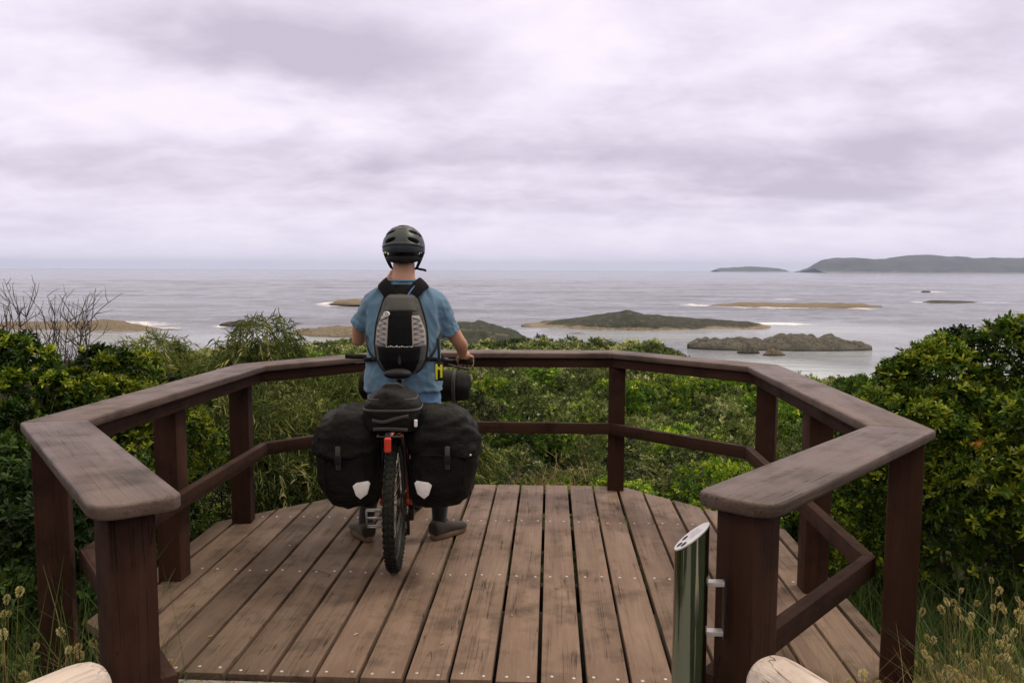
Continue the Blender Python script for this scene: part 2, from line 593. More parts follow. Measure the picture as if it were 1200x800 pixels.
M['sole'] = mat_plain('tan gum sole', (0.145, 0.098, 0.058), 0.8, 0, 0.25, 60, 0.2)
M['helmet'] = mat_plain('matt slate helmet shell', (0.017, 0.027, 0.032), 0.42, 0, 0.08, 30, 0, 0.5)
M['pack_grey'] = mat_fabric('grey ripstop', (0.055, 0.055, 0.053), 900, 0.12, 0.7, 0.1, 0.15)
M['pack_top'] = mat_fabric('dark grey flap', (0.070, 0.070, 0.064), 900, 0.15, 0.7, 0.1, 0.3)
M['pack_black'] = mat_fabric('black pack fabric', (0.007, 0.007, 0.008), 900, 0.15, 0.85, 0.0, 0.12, 0.12)
M['pack_mesh'] = mat_fabric('pale grey mesh', (0.36, 0.34, 0.33), 600, 0.25, 0.8, 0.1, 0.2)
M['cord'] = mat_fabric('black elastic cord', (0.012, 0.012, 0.012), 900)
M['tube_blue'] = mat_plain('blue drinking tube', (0.05, 0.13, 0.33), 0.3)
M['yellow'] = mat_plain('fluorescent yellow plastic', (0.72, 0.70, 0.03), 0.4, 0, 0.1)
M['white_print'] = mat_plain('white print', (0.72, 0.72, 0.74), 0.6)
M['eye'] = mat_plain('eye white', (0.7, 0.68, 0.65), 0.2)
M['bark'] = mat_plain('shrub bark', (0.085, 0.068, 0.055), 0.9, 0, 0.4, 40, 0.5)
M['twig'] = mat_plain('bare grey twig', (0.080, 0.064, 0.060), 0.9, 0, 0.3, 40, 0.3)
M['straw'] = mat_leaf('dry straw', (0.30, 0.225, 0.12), (0.47, 0.37, 0.20), (0.55, 0.46, 0.28), 0.7, 0.3, 0.2)
M['seed'] = mat_leaf('cream seed heads', (0.40, 0.33, 0.19), (0.55, 0.47, 0.29), (0.64, 0.56, 0.38), 0.9, 0.35, 0.1)
M['blade'] = mat_leaf('grass blades', (0.030, 0.060, 0.016), (0.085, 0.135, 0.035), (0.24, 0.25, 0.10), 0.45, 0.3)
M['leaf_gloss'] = mat_leaf('glossy coastal leaves', (0.009, 0.027, 0.004), (0.095, 0.190, 0.018), (0.44, 0.50, 0.04), 0.45, 0.28)
M['leaf_lime'] = mat_leaf('lime coastal leaves', (0.014, 0.046, 0.005), (0.165, 0.310, 0.022), (0.55, 0.60, 0.06), 0.45, 0.30)
M['leaf_willow'] = mat_leaf('narrow olive leaves', (0.020, 0.038, 0.010), (0.125, 0.160, 0.040), (0.46, 0.42, 0.20), 0.5, 0.3)
M['leaf_heath'] = mat_leaf('grey green heath leaves', (0.010, 0.022, 0.006), (0.130, 0.180, 0.048), (0.52, 0.53, 0.28), 0.5, 0.26)
M['leaf_tip'] = mat_leaf('dark leaves with lime tips', (0.009, 0.028, 0.004), (0.062, 0.140, 0.012), (0.44, 0.51, 0.04), 0.45, 0.28)
M['leaf_shade'] = mat_leaf('shade darkened leaves', (0.008, 0.022, 0.005), (0.030, 0.062, 0.012), (0.15, 0.20, 0.03), 0.45, 0.2)  # shade of the low bush painted into its leaf colour
M['petal'] = mat_leaf('white blossom', (0.45, 0.42, 0.38), (0.62, 0.58, 0.54), (0.70, 0.67, 0.62), 0.8, 0.25, 0.2)


def mat_ground():
    m, nt, p = new_mat('sandy heath soil')
    g = nt.node('ShaderNodeNewGeometry')
    n = nt.noise(g.outputs['Position'], 0.8, 6, 0.65)
    n2 = nt.noise(g.outputs['Position'], 9.0, 5, 0.65)
    c = nt.mix(nt.rng(n, 0.35, 0.65), (0.018, 0.024, 0.010), (0.036, 0.042, 0.018))
    c = nt.mix(nt.rng(n2, 0.55, 0.75, 0, 0.5), c, (0.055, 0.045, 0.028))
    nt.put(p.inputs['Base Color'], c)
    p.inputs['Roughness'].default_value = 0.95
    nt.put(p.inputs['Normal'], nt.bump(n2, 0.6, 0.05))
    return m


def mat_gravel():
    m, nt, p = new_mat('grey path gravel')
    g = nt.node('ShaderNodeNewGeometry')
    v = nt.node('ShaderNodeTexVoronoi'); v.inputs['Scale'].default_value = 110
    nt.put(v.inputs['Vector'], g.outputs['Position'])
    n = nt.noise(g.outputs['Position'], 40, 4, 0.7)
    c = nt.mix(nt.rng(n, 0.35, 0.65), (0.15, 0.14, 0.125), (0.32, 0.30, 0.27))
    c = nt.mix(0.35, c, v.outputs['Color'], 'OVERLAY')
    nt.put(p.inputs['Base Color'], c)
    p.inputs['Roughness'].default_value = 0.95
    nt.put(p.inputs['Normal'], nt.bump(v.outputs['Distance'], 0.8, 0.01))
    return m


M['ground'] = mat_ground()
M['gravel'] = mat_gravel()


# ------------------------------------------------------------------ terrain
def smooth(a, b, x):
    t = np.clip((x - a) / (b - a), 0, 1)
    return t * t * (3 - 2 * t)


YK = np.array([-30, 2.6, 3.4, 6.0, 10, 20, 30, 45, 62, 75, 95, 120, 150, 220, 400], float)
ZK = np.array([-0.03, -0.035, -0.42, -0.95, -1.45, -2.50, -3.35, -4.25, -4.95, -6.2, -10.6, -15.0, -18.8, -23, -24], float)


def ground_z(x, y):
    x = np.asarray(x, float); y = np.asarray(y, float)
    z = np.interp(y, YK, ZK)
    # falls away more quickly on the seaward right
    r = np.clip(x / np.maximum(y, 4.0) - 0.125, 0, 0.11)
    z = z - r * 0.50 * np.clip(y - 14, 0, 70)
    l = np.clip(-x / np.maximum(y, 4.0) - 0.22, 0, 0.6)
    z = z - l * 0.10 * np.clip(y - 12, 0, 60)
    # gentle banks beside the path and the deck
    z = z - 0.10 * smooth(1.3, 2.0, np.abs(x + 0.25)) * (y < 8)
    bumps = 0.10 * np.sin(x * 0.7 + 1.3) * np.sin(y * 0.55 + 0.4) + 0.05 * np.sin(x * 1.9) * np.cos(y * 1.6)
    return z + bumps * smooth(6.0, 12.0, y)


def gz(x, y):
    return float(ground_z(x, y))


def build_ground():
    ys = np.concatenate([np.linspace(-60, -14, 8), np.linspace(-12, 2, 12), np.linspace(2.3, 12, 60), np.geomspace(12.3, 260, 90)])
    us = np.linspace(-1, 1, 180)
    V = []
    for y in ys:
        half = 24 + max(0, y) * 1.9
        x = us * half
        z = ground_z(x, np.full_like(x, y))
        V.append(np.stack([x, np.full_like(x, y), z], 1))
    V = np.concatenate(V)
    nx = len(us)
    i = np.arange(len(ys) - 1)[:, None] * nx + np.arange(nx - 1)[None, :]
    i = i.ravel()
    Q = np.stack([i, i + 1, i + nx + 1, i + nx], 1)
    o = obj('terrain', np_mesh('terrain', V, Q), M['ground'])
    o['kind'] = 'structure'
    # gravel path leading up to the deck, a sheet just above the soil
    bm = bmesh.new()
    bm_prism(bm, [(-1.6, 3.015), (-1.35, 1.4), (-1.1, 0.2), (-1.7, -1.2), (-3.2, -2.6), (-2.2, -3.2), (-0.8, -1.8), (-0.05, -0.3), (0.30, 0.9), (0.85, 2.0), (1.35, 3.015)], -0.022, -0.10)
    o = obj('gravel_path', bm, M['gravel'], smooth=False)
    o['kind'] = 'structure'


build_ground()


# ------------------------------------------------------------------ sea
def sea_pt(px, py):
    return at_z(px, py, SEA)


FOAM = []      # (x, y, rx, ry, amp, angle)


def foam(px0, px1, py, thick_px, amp=1.0):
    a = sea_pt(px0, py); b = sea_pt(px1, py)
    c = (a + b) / 2
    near = sea_pt((px0 + px1) / 2, py + thick_px / 2); far = sea_pt((px0 + px1) / 2, py - thick_px / 2)
    FOAM.append((c.x, c.y, (b - a).length / 2, (far - near).length / 2, amp, math.atan2(b.y - a.y, b.x - a.x)))


for f in [(55, 200, 377.5, 6.5, 1.15), (120, 215, 382, 4, .9), (250, 315, 378.5, 4, 1.1), (372, 420, 355.5, 3.4, 1.25), (800, 842, 358.2, 3.6, 1.2),
          (868, 950, 378.5, 4.2, 1.1), (900, 945, 351, 1.8, .9), (1130, 1172, 341.4, 2.0, 1.0), (1072, 1098, 342.6, 1.6, .9),
          (1068, 1090, 354.5, 1.8, .9), (1140, 1190, 355.5, 1.6, .7), (835, 1000, 360.6, 1.8, .8), (600, 640, 388, 1.6, .6), (870, 930, 388.5, 1.6, .5),
          (985, 1030, 361, 1.6, .7), (0, 60, 381, 3, .8), (80, 230, 393, 1.4, .5)]:
    foam(*f)


def build_sea():
    rs = np.concatenate([np.geomspace(60, 1500, 760), np.geomspace(1515, 16000, 190)])
    az = np.concatenate([np.linspace(-1.45, -0.74, 120), np.linspace(-0.735, 0.70, 640), np.linspace(0.705, 1.35, 110)])
    A, Rr = np.meshgrid(az, rs)
    X = Rr * np.sin(A); Y = Rr * np.cos(A)
    X = X.ravel(); Y = Y.ravel()
    # swell: many crossing wave trains running in towards the shore
    rw = np.random.default_rng(77)
    Zw = np.zeros_like(X); rad = np.hypot(X, Y)
    step = np.interp(rad, rs[:-1], np.diff(rs))
    for lam in np.geomspace(7, 150, 46):
        an = rw.normal(-math.pi / 2, 0.5)
        k = 2 * math.pi / lam
        a = 0.0033 * lam ** 0.86
        fade = np.clip(1.6 - 3.2 * step / lam, 0, 1)
        Zw += a * fade * np.sin(k * (X * math.cos(an) + Y * math.sin(an)) + rw.uniform(0, 6.28))
    V = np.stack([X, Y, SEA + Zw], 1)
    na = len(az)
    i = (np.arange(len(rs) - 1)[:, None] * na + np.arange(na - 1)[None, :]).ravel()
    Q = np.stack([i, i + 1, i + na + 1, i + na], 1)
    fo = np.zeros(len(X))
    for x0, y0, rx, ry, amp, an in FOAM:
        dx, dy = X - x0, Y - y0
        u = (dx * math.cos(an) + dy * math.sin(an)) / rx
        v = (-dx * math.sin(an) + dy * math.cos(an)) / ry
        fo = np.maximum(fo, amp * np.exp(-np.abs(u) ** 2.5 - (v ** 2)))
    # shallow sandy bay in the lee of the islets
    sh = np.zeros(len(X))
    for (bx, by, sx, sy, amp) in [(940, 440, 110, 26, 1.0), (960, 410, 130, 16, .5), (760, 394, 160, 7, .5), (960, 386, 180, 12, .55), (330, 398, 150, 8, .55), (110, 398, 160, 8, .4)]:
        c = sea_pt(bx, by); a = sea_pt(bx - sx, by); f = sea_pt(bx, by - sy); n = sea_pt(bx, by + sy)
        u = (X - c.x) / ((c - a).length); v = (Y - c.y) / (abs(f.y - n.y) / 2)
        sh = np.maximum(sh, amp * np.exp(-(u ** 2) - (v ** 2)))
    V[:, 2] = SEA + (V[:, 2] - SEA) * (1 - 0.85 * np.clip(sh * 1.6, 0, 1)) * np.clip((np.hypot(X, Y) - 150) / 120, 0.15, 1)
    m, nt, p = new_mat('sea water')
    g = nt.node('ShaderNodeNewGeometry')
    pos = g.outputs['Position']
    fa = nt.attr('foam'); sa = nt.attr('shallow')
    big = nt.noise(nt.mapping(pos, (0.010, 0.022, 1)), 1.0, 7, 0.7)
    c = nt.mix(nt.rng(big, 0.38, 0.62), (0.100, 0.115, 0.145), (0.180, 0.194, 0.232))  # light and dark of the ripples put into the water colour
    c = nt.mix(sa, c, (0.44, 0.50, 0.52))
    fn = nt.noise(nt.mapping(pos, (0.11, 0.20, 1)), 1.0, 8, 0.75, 1.2)
    fm = nt.rng(nt.math('MULTIPLY', fa, nt.rng(fn, 0.36, 0.62, 0.0, 1.5)), 0.30, 0.80)
    # scattered whitecaps out at sea
    wc = nt.noise(nt.mapping(pos, (0.045, 0.16, 1)), 1.0, 5, 0.62, 0.4)
    wcm = nt.math('MULTIPLY', nt.rng(wc, 0.735, 0.77), nt.math('SUBTRACT', 1.0, sa))
    fm = nt.math('MAXIMUM', fm, nt.math('MULTIPLY', wcm, 0.6), clamp=True)
    c = nt.mix(fm, c, (0.78, 0.78, 0.80))
    nt.put(p.inputs['Base Color'], c)
    nt.put(p.inputs['Roughness'], nt.math('ADD', nt.math('MULTIPLY', fm, 0.6), 0.11, clamp=True))
    p.inputs['IOR'].default_value = 1.33
    h1 = nt.noise(nt.mapping(pos, (0.07, 0.22, 1)), 1.0, 6, 0.65, 0.3)
    h2 = nt.noise(nt.mapping(pos, (0.55, 1.2, 1)), 1.0, 4, 0.6, 0.2)
    h3 = nt.noise(nt.mapping(pos, (0.012, 0.035, 1)), 1.0, 4, 0.6)
    calm = nt.math('SUBTRACT', 1.0, nt.math('MULTIPLY', sa, 0.75))
    h = nt.math('ADD', nt.math('MULTIPLY', h1, 1.6), nt.math('ADD', nt.math('MULTIPLY', h2, 0.35), nt.math('MULTIPLY', h3, 3.0)))
    h = nt.math('MULTIPLY', h, calm)
    b = nt.node('ShaderNodeBump')
    b.inputs['Strength'].default_value = 0.8
    b.inputs['Distance'].default_value = 1.0
    nt.put(b.inputs['Height'], h)
    nt.put(p.inputs['Normal'], b.outputs[0])
    o = obj('sea', np_mesh('sea', V, Q, vattr={'foam': fo, 'shallow': sh}), m)
    o['kind'] = 'structure'


build_sea()


# ------------------------------------------------------------------ islets, rocks, far headland
def mat_islet(name, veg_lo, veg_hi, rock, rock2, cut, soft, dark_band=0.35, nscale=0.25):
    """Granite at the waterline, low heath above `cut` metres over the sea."""
    m, nt, p = new_mat(name)
    g = nt.node('ShaderNodeNewGeometry')
    pos = g.outputs['Position']
    sep = nt.node('ShaderNodeSeparateXYZ'); nt.put(sep.inputs[0], pos)
    hz = nt.math('SUBTRACT', sep.outputs[2], SEA)
    n = nt.noise(pos, nscale, 5, 0.65)
    n2 = nt.noise(pos, nscale * 6, 5, 0.65)
    n3 = nt.noise(nt.mapping(pos, (1, 1, 3)), nscale * 2.2, 5, 0.7)
    rk = nt.mix(nt.rng(n2, 0.35, 0.65), rock, rock2)
    rk = nt.mix(nt.rng(n3, 0.50, 0.66, 0, 0.85), rk, tuple(k * 0.28 for k in rock))
    rk = nt.mix(nt.rng(nt.math('ADD', hz, nt.math('MULTIPLY', n, 0.3)), dark_band + 0.12, dark_band * 0.5, 0, 0.85), rk, (0.045, 0.036, 0.026))
    vg = nt.mix(nt.rng(n2, 0.35, 0.65), veg_lo, veg_hi)
    f = nt.rng(nt.math('ADD', hz, nt.math('MULTIPLY', nt.math('SUBTRACT', n, 0.5), soft)), cut - 0.25, cut + 0.25)
    f = nt.math('MULTIPLY', f, nt.rng(n3, 0.64, 0.59))
    nt.put(p.inputs['Base Color'], nt.mix(f, rk, vg))
    p.inputs['Roughness'].default_value = 0.9
    n4 = nt.noise(pos, nscale * 18, 4, 0.7)
    nt.put(p.inputs['Normal'], nt.bump(nt.math('ADD', n2, nt.math('MULTIPLY', n4, 0.4)), 1.0, 1.2))
    return m


MI = {
    'main': mat_islet('islet heath and granite', (0.014, 0.022, 0.012), (0.036, 0.044, 0.024), (0.36, 0.28, 0.175), (0.22, 0.18, 0.13), 1.0, 2.6, 0.3, 0.16),
    'tan': mat_islet('bare tan granite', (0.05, 0.06, 0.03), (0.08, 0.08, 0.04), (0.38, 0.30, 0.195), (0.22, 0.18, 0.125), 50, 1, 0.3, 0.45),
    'grey': mat_islet('grey granite boulders', (0.035, 0.05, 0.028), (0.07, 0.08, 0.045), (0.24, 0.22, 0.17), (0.105, 0.104, 0.082), 60, 2.2, 0.35, 0.45),
    'dark': mat_islet('wet dark rock', (0.03, 0.04, 0.02), (0.05, 0.06, 0.03), (0.10, 0.085, 0.06), (0.06, 0.052, 0.04), 50, 1, 0.4, 0.3),
    'hill': mat_islet('dark heath knoll', (0.013, 0.022, 0.011), (0.034, 0.042, 0.020), (0.27, 0.22, 0.145), (0.24, 0.2, 0.14), 0.2, 4.0, 0.0, 0.10),
}


def islet(name, label, cat, prof, pw, depth, mat, rough=0.25, rs=1.0, n=(120, 36), boulders=0.0, group=None, seed=0.0):
    """A low island from its skyline: prof = [(px, py)...] measured on the photograph, pw = waterline row; depth metres deep."""
    xs = [p[0] for p in prof]
    front = sea_pt((xs[0] + xs[-1]) / 2, pw)
    yc = front.y + depth * 0.5
    L = at_y(xs[0], pw, yc); Rr = at_y(xs[-1], pw, yc)
    hs = [max(0.05, at_y(px, py, yc).z - SEA) for px, py in prof]
    us = np.linspace(0, 1, n[0]); vs = np.linspace(-1, 1, n[1])
    H = np.interp(us, [(x - xs[0]) / (xs[-1] - xs[0]) for x in xs], hs)
    k = np.ones(5) / 5
    H = np.convolve(np.pad(H, 2, mode='edge'), k, 'valid')
    V = np.zeros((n[0], n[1], 3))
    taper = np.power(np.clip(np.sin(np.pi * np.clip(us, 0.004, 0.996)), 0, 1), 0.42)
    for i, u in enumerate(us):
        wob = 0.25 * mnoise.noise(Vector((u * 6 * rs, seed, 3.3)))
        for j, v in enumerate(vs):
            hw = depth * 0.5 * taper[i] * (1 + wob)
            x = L.x + (Rr.x - L.x) * u
            y = yc + v * hw * 1.12
            a = max(0.0, 1 - abs(v) ** 2.2)
            q = Vector((x * 0.22 * rs, y * 0.22 * rs, seed))
            nz = mnoise.fractal(q, 1.0, 2.0, 5) * rough
            z = H[i] * (a ** 0.62) + nz * min(1, a * 3) * min(1.0, 0.25 + H[i] * .8)
            if boulders:
                c = mnoise.voronoi(Vector((x * 0.55 * rs, y * 0.55 * rs, seed)))[0]
                z += boulders * (math.sqrt(max(0.0, 1 - (c[0] / 0.62) ** 2)) - 0.45) * min(1, a * 2.5) * min(1.2, H[i])
                c2 = mnoise.voronoi(Vector((x * 1.3 * rs, y * 1.3 * rs, seed + 4)))[0]
                z += boulders * 0.35 * (math.sqrt(max(0.0, 1 - (c2[0] / 0.6) ** 2)) - 0.4) * min(1, a * 2.5) * min(1.2, H[i])
            V[i, j] = (x, y, SEA + z - 0.35 * (1 - min(1, a * 6)))
    idx = np.arange(n[0] * n[1]).reshape(n)
    Q = np.stack([idx[:-1, :-1], idx[1:, :-1], idx[1:, 1:], idx[:-1, 1:]], -1).reshape(-1, 4)
    o = obj(name, np_mesh(name, V.reshape(-1, 3), Q), MI[mat])
    return tag(o, label, cat, group)


islet('island', 'long low green island with a knob on top and tan granite ends', 'island',
      [(611, 386), (622, 380), (650, 376.5), (690, 371.5), (712, 368), (726, 366), (735, 363.5), (746, 366), (756, 369), (800, 372.5), (850, 376), (880, 378), (900, 381.5)],
      387.5, 46, 'main', 0.42, 1.0, (260, 80))
islet('rocky_reef', 'grey boulder reef running across the shallow bay', 'reef',
      [(806, 404), (820, 398), (845, 396), (862, 397), (880, 399), (900, 396), (915, 393.5), (940, 394), (975, 393.5), (980, 397), (1000, 400), (1020, 406)],
      410.5, 13, 'grey', 0.25, 0.55, (300, 90), 0.85, seed=2.0)
islet('rock', 'small boulder in shallow water in front of the boulder reef, beside its middle', 'rock',
      [(864, 413), (870, 408), (880, 407), (886, 409), (890, 413)], 413.5, 3.0, 'grey', 0.4, 3, (50, 20), 1.0, 'rocks off the boulder reef', 5.0)
islet('rock', 'tan boulder in shallow water, lower and further along the boulder reef', 'rock',
      [(894, 415), (900, 412), (908, 410), (914, 412), (920, 416)], 416, 2.6, 'tan', 0.4, 3, (50, 20), 0.8, 'rocks off the boulder reef', 6.0)
islet('rock_shelf', 'flat tan rock shelf with surf at its tip, beyond the green island', 'rock shelf',
      [(828, 359.5), (850, 356.3), (872, 354.5), (905, 355.2), (940, 355.3), (985, 355.3), (1010, 356.2), (1032, 358.6)],
      360.5, 26, 'tan', 0.6, 0.8, (160, 30), seed=7.0)
islet('rock_shelf', 'thin dark reef far out with breakers at its tip', 'rock shelf',
      [(1080, 355), (1092, 351.8), (1110, 352), (1140, 353), (1160, 355)], 355.6, 16, 'dark', 0.3, 0.5, (100, 20), seed=8.0)
islet('rock', 'lone dark rock breaking the swell far offshore', 'rock',
      [(1078, 342.8), (1082, 340.4), (1088, 340.6), (1092, 342.8)], 343, 8, 'dark', 0.4, 0.6, (40, 16), seed=9.0)
islet('rock_shelf', 'broad tan granite shelf seen behind the bare twigs with white surf along it', 'rock shelf',
      [(-60, 383), (0, 377.5), (60, 377), (85, 378), (105, 375.8), (130, 376), (150, 380), (168, 386), (200, 387.5), (222, 389.5)],
      391.5, 22, 'tan', 0.75, 0.7, (200, 36), seed=10.0)
islet('rock', 'dark wave washed rock with foam above the tall willow leaved shrub', 'rock',
      [(258, 380), (268, 376.5), (282, 376), (296, 377.5), (308, 381)], 381.5, 10, 'dark', 0.4, 1.0, (70, 20), seed=11.0)
islet('rock_shelf', 'tan granite shelf with a tidal pool beside the blue shirt sleeve', 'rock shelf',
      [(335, 390), (352, 387), (368, 385), (392, 384), (420, 384), (440, 384), (470, 386), (500, 392)], 394.5, 22, 'tan', 0.8, 1.4, (140, 30), seed=12.0)
islet('rock', 'small tan islet with a white breaker beyond the shirt sleeve', 'rock',
      [(386, 356.4), (396, 351.2), (410, 350.4), (430, 351), (450, 352), (470, 356)], 357, 16, 'tan', 0.75, 0.6, (80, 20), seed=13.0)
islet('rock', 'flat wet rock barely above the water below the green island', 'rock',
      [(662, 391.4), (670, 390), (680, 390.2), (690, 391.4)], 391.8, 3, 'dark', 0.2, 2, (40, 14), seed=14.0)
islet('headland_knoll', 'rounded dark green knoll with granite foot just above the handrail beside his arm', 'knoll',
      [(430, 398), (470, 386), (505, 381), (535, 379.2), (560, 379.5), (580, 383), (597, 388), (612, 395), (622, 402)], 408, 50, 'hill', 1.0, 1.0, (140, 40), seed=15.0)


def far_land(name, label, prof, dist, deep, seed):
    m, nt, p = new_mat('haze tinted bushland')
    g = nt.node('ShaderNodeNewGeometry')
    sep = nt.node('ShaderNodeSeparateXYZ'); nt.put(sep.inputs[0], g.outputs['Position'])
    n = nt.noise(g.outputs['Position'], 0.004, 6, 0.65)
    c = nt.mix(nt.rng(n, 0.4, 0.62), (0.036, 0.042, 0.050), (0.068, 0.075, 0.085))  # blue grey of the haze painted into the bushland colour
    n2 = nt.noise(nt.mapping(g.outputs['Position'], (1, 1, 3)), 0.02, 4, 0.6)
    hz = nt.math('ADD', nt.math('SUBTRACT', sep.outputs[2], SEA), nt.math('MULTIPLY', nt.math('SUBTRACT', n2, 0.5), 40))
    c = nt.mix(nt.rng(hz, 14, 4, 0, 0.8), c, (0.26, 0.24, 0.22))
    nt.put(p.inputs['Base Color'], c)
    p.inputs['Roughness'].default_value = 1.0
    n_ = (160, 30)
    xs = [q[0] for q in prof]
    us = np.linspace(0, 1, n_[0])
    yc = dist
    H = np.interp(us, [(x - xs[0]) / (xs[-1] - xs[0]) for x in xs], [max(0.5, at_y(px, py, yc).z - SEA) for px, py in prof])
    H = np.convolve(np.pad(H, 1, mode='edge'), np.ones(3) / 3, 'valid')
    L = at_y(xs[0], 316, yc); Rr = at_y(xs[-1], 316, yc)
    V = np.zeros((*n_, 3))
    for i, u in enumerate(us):
        for j, v in enumerate(np.linspace(-1, 1, n_[1])):
            x = L.x + (Rr.x - L.x) * u
            y = yc + v * deep * (0.6 + 0.4 * math.sin(math.pi * min(1, max(0, u * 1.4))))
            a = max(0, 1 - abs(v) ** 1.6)
            q = Vector((x * 0.0022, y * 0.0022, seed))
            V[i, j] = (x, y, SEA - 1 + H[i] * a ** 0.8 + mnoise.fractal(q * 1.6, 1.0, 2.0, 6) * 26 * min(1, 3 * a) * min(1, H[i] / 40))
    idx = np.arange(n_[0] * n_[1]).reshape(n_)
    Q = np.stack([idx[:-1, :-1], idx[1:, :-1], idx[1:, 1:], idx[:-1, 1:]], -1).reshape(-1, 4)
    tag(obj(name, np_mesh(name, V.reshape(-1, 3), Q), m), label, 'headland')


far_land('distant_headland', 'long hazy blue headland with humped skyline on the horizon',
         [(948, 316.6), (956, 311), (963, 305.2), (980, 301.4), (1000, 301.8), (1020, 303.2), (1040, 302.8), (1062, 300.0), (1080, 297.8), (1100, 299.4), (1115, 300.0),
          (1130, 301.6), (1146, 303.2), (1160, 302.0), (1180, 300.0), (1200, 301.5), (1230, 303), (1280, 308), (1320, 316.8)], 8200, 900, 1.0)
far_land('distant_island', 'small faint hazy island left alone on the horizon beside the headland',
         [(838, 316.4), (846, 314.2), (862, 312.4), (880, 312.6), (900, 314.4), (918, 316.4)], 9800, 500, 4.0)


def build_haze():
    bm = bmesh.new()
    bm_box(bm, (0, 8000, 72), (36000, 24400, 200))
    m = bpy.data.materials.new('sea haze')
    m.use_nodes = True
    nt = NT(m.node_tree)
    m.node_tree.nodes.remove(m.node_tree.nodes['Principled BSDF'])
    v = nt.node('ShaderNodeVolumePrincipled')
    v.inputs['Color'].default_value = (0.62, 0.75, 1.0, 1)
    v.inputs['Density'].default_value = 4.8e-5
    v.inputs['Anisotropy'].default_value = 0.0
    nt.l.new(v.outputs[0], m.node_tree.nodes['Material Output'].inputs['Volume'])
    o = obj('haze', bm, m, smooth=False)
    o['kind'] = 'stuff'


build_haze()


# ------------------------------------------------------------------ timber deck
def clip_poly(poly, a, b):
    """Keep the part of a polygon on the left of the line a->b."""
    out = []
    n = len(poly)
    side = lambda p: (b[0] - a[0]) * (p[1] - a[1]) - (b[1] - a[1]) * (p[0] - a[0])
    for i in range(n):
        p, q = poly[i], poly[(i + 1) % n]
        sp, sq = side(p), side(q)
        if sp >= 0: out.append(p)
        if sp * sq < 0:
            t = sp / (sp - sq)
            out.append((p[0] + (q[0] - p[0]) * t, p[1] + (q[1] - p[1]) * t))
    return out


DECK = [(-1.49, 3.025), (1.26, 3.035), (1.47, 3.21), (1.47, 4.99), (0.545, 5.93), (-1.10, 5.93), (-2.10, 4.93), (-2.10, 3.46)]


def build_deck():
    t = thing('timber_deck', 'weathered brown board deck of the lookout with dark gaps and pale screw heads', 'deck')
    pitch, gap = 0.178, 0.0165
    k = 0
    screws = []
    rnd = random.Random(3)
    for i in range(-12, 9):
        x0 = -0.032 + i * pitch + gap / 2
        x1 = x0 + pitch - gap
        j0, j1 = rnd.uniform(-0.012, 0.012), rnd.uniform(-0.006, 0.006)
        poly = [(x0, 2.0), (x1, 2.0), (x1, 7.0), (x0, 7.0)]
        for a, b in zip(DECK, DECK[1:] + DECK[:1]):
            poly = clip_poly(poly, a, b)
            if len(poly) < 3: break
        if len(poly) < 3: continue
        ys = [p[1] for p in poly]
        if max(ys) - min(ys) < 0.06: continue
        poly = [(px, py + (j0 if py < 3.1 else j1)) for px, py in poly]
        cx, cy = (x0 + x1) / 2, (min(ys) + max(ys)) / 2
        dz = rnd.uniform(-0.0025, 0.0)
        bm = bmesh.new()
        bm_prism(bm, [(a - cx, b - cy) for a, b in poly], 0.0, -0.04, 0.005, 2)
        o = obj('deck_board', bm, M['deck'], t, smooth='auto')
        o.location = (cx + rnd.uniform(-.0022, .0022), cy, dz)
        o.rotation_euler = (0, rnd.uniform(-.007, .007), 0)
        for row in (3.075, 4.13, 5.06):
            if min(ys) + 0.03 < row < max(ys) - 0.03:
                for sx in (0.035, pitch - gap - 0.035):
                    screws.append((x0 + sx + rnd.uniform(-.008, .008), row + rnd.uniform(-.012, .012), dz))
    # one countersunk screw shared by all
    bm = bmesh.new()
    bm_lathe(bm, [(0.0, 0.0012), (0.0062, 0.0012), (0.0075, 0.0004), (0.0075, -0.004)], 12)
    sm = obj('screw_head', bm, M['screw'], t)
    sm.location = (screws[0][0], screws[0][1], screws[0][2])
    screws.sort(key=lambda s: (s[1], abs(s[0])))
    sm.location = screws[0]
    for s in screws[1:70]:
        c = sm.copy(); COL.objects.link(c); c.parent = t; c.location = s
    bm = bmesh.new()
    for s in screws[70:]:
        bm_lathe(bm, [(0.0, 0.0012), (0.0062, 0.0012), (0.0075, 0.0004), (0.0075, -0.004)], 8, Matrix.Translation(s))
    if screws[70:]:
        tag(obj('screw_head', bm, M['screw'], t), kind='stuff')
    # joists and rim boards below
    for y in (3.075, 4.13, 5.06):
        bm = bmesh.new()
        w0, w1 = (-1.44, 1.22) if y < 3.2 else (-2.04, 1.41)
        if y > 5: w0, w1 = -1.85, 1.25
        bm_box(bm, (0, 0, 0), (w1 - w0, 0.05, 0.14), bevel=0.004)
        o = obj('joist', bm, M['joist'], t)
        o.location = ((w0 + w1) / 2, y, -0.115)
    for a, b in ((DECK[6], DECK[7]), (DECK[5], DECK[6]), (DECK[4], DECK[5]), (DECK[3], DECK[4]), (DECK[2], DECK[3]), (DECK[7], DECK[0])):
        A, B = Vector((*a, 0)), Vector((*b, 0))
        d = (B - A); L = d.length; d.normalize()
        nrm = Vector((-d.y, d.x, 0))
        bm = bmesh.new()
        bm_box(bm, (0, 0, 0), (L - 0.06, 0.035, 0.15), bevel=0.004)
        o = obj('rim_board', bm, M['joist'], t)
        o.location = (A + B) / 2 + nrm * 0.04 + Vector((0, 0, -0.12))
        o.rotation_euler = (0, 0, math.atan2(d.y, d.x))


build_deck()

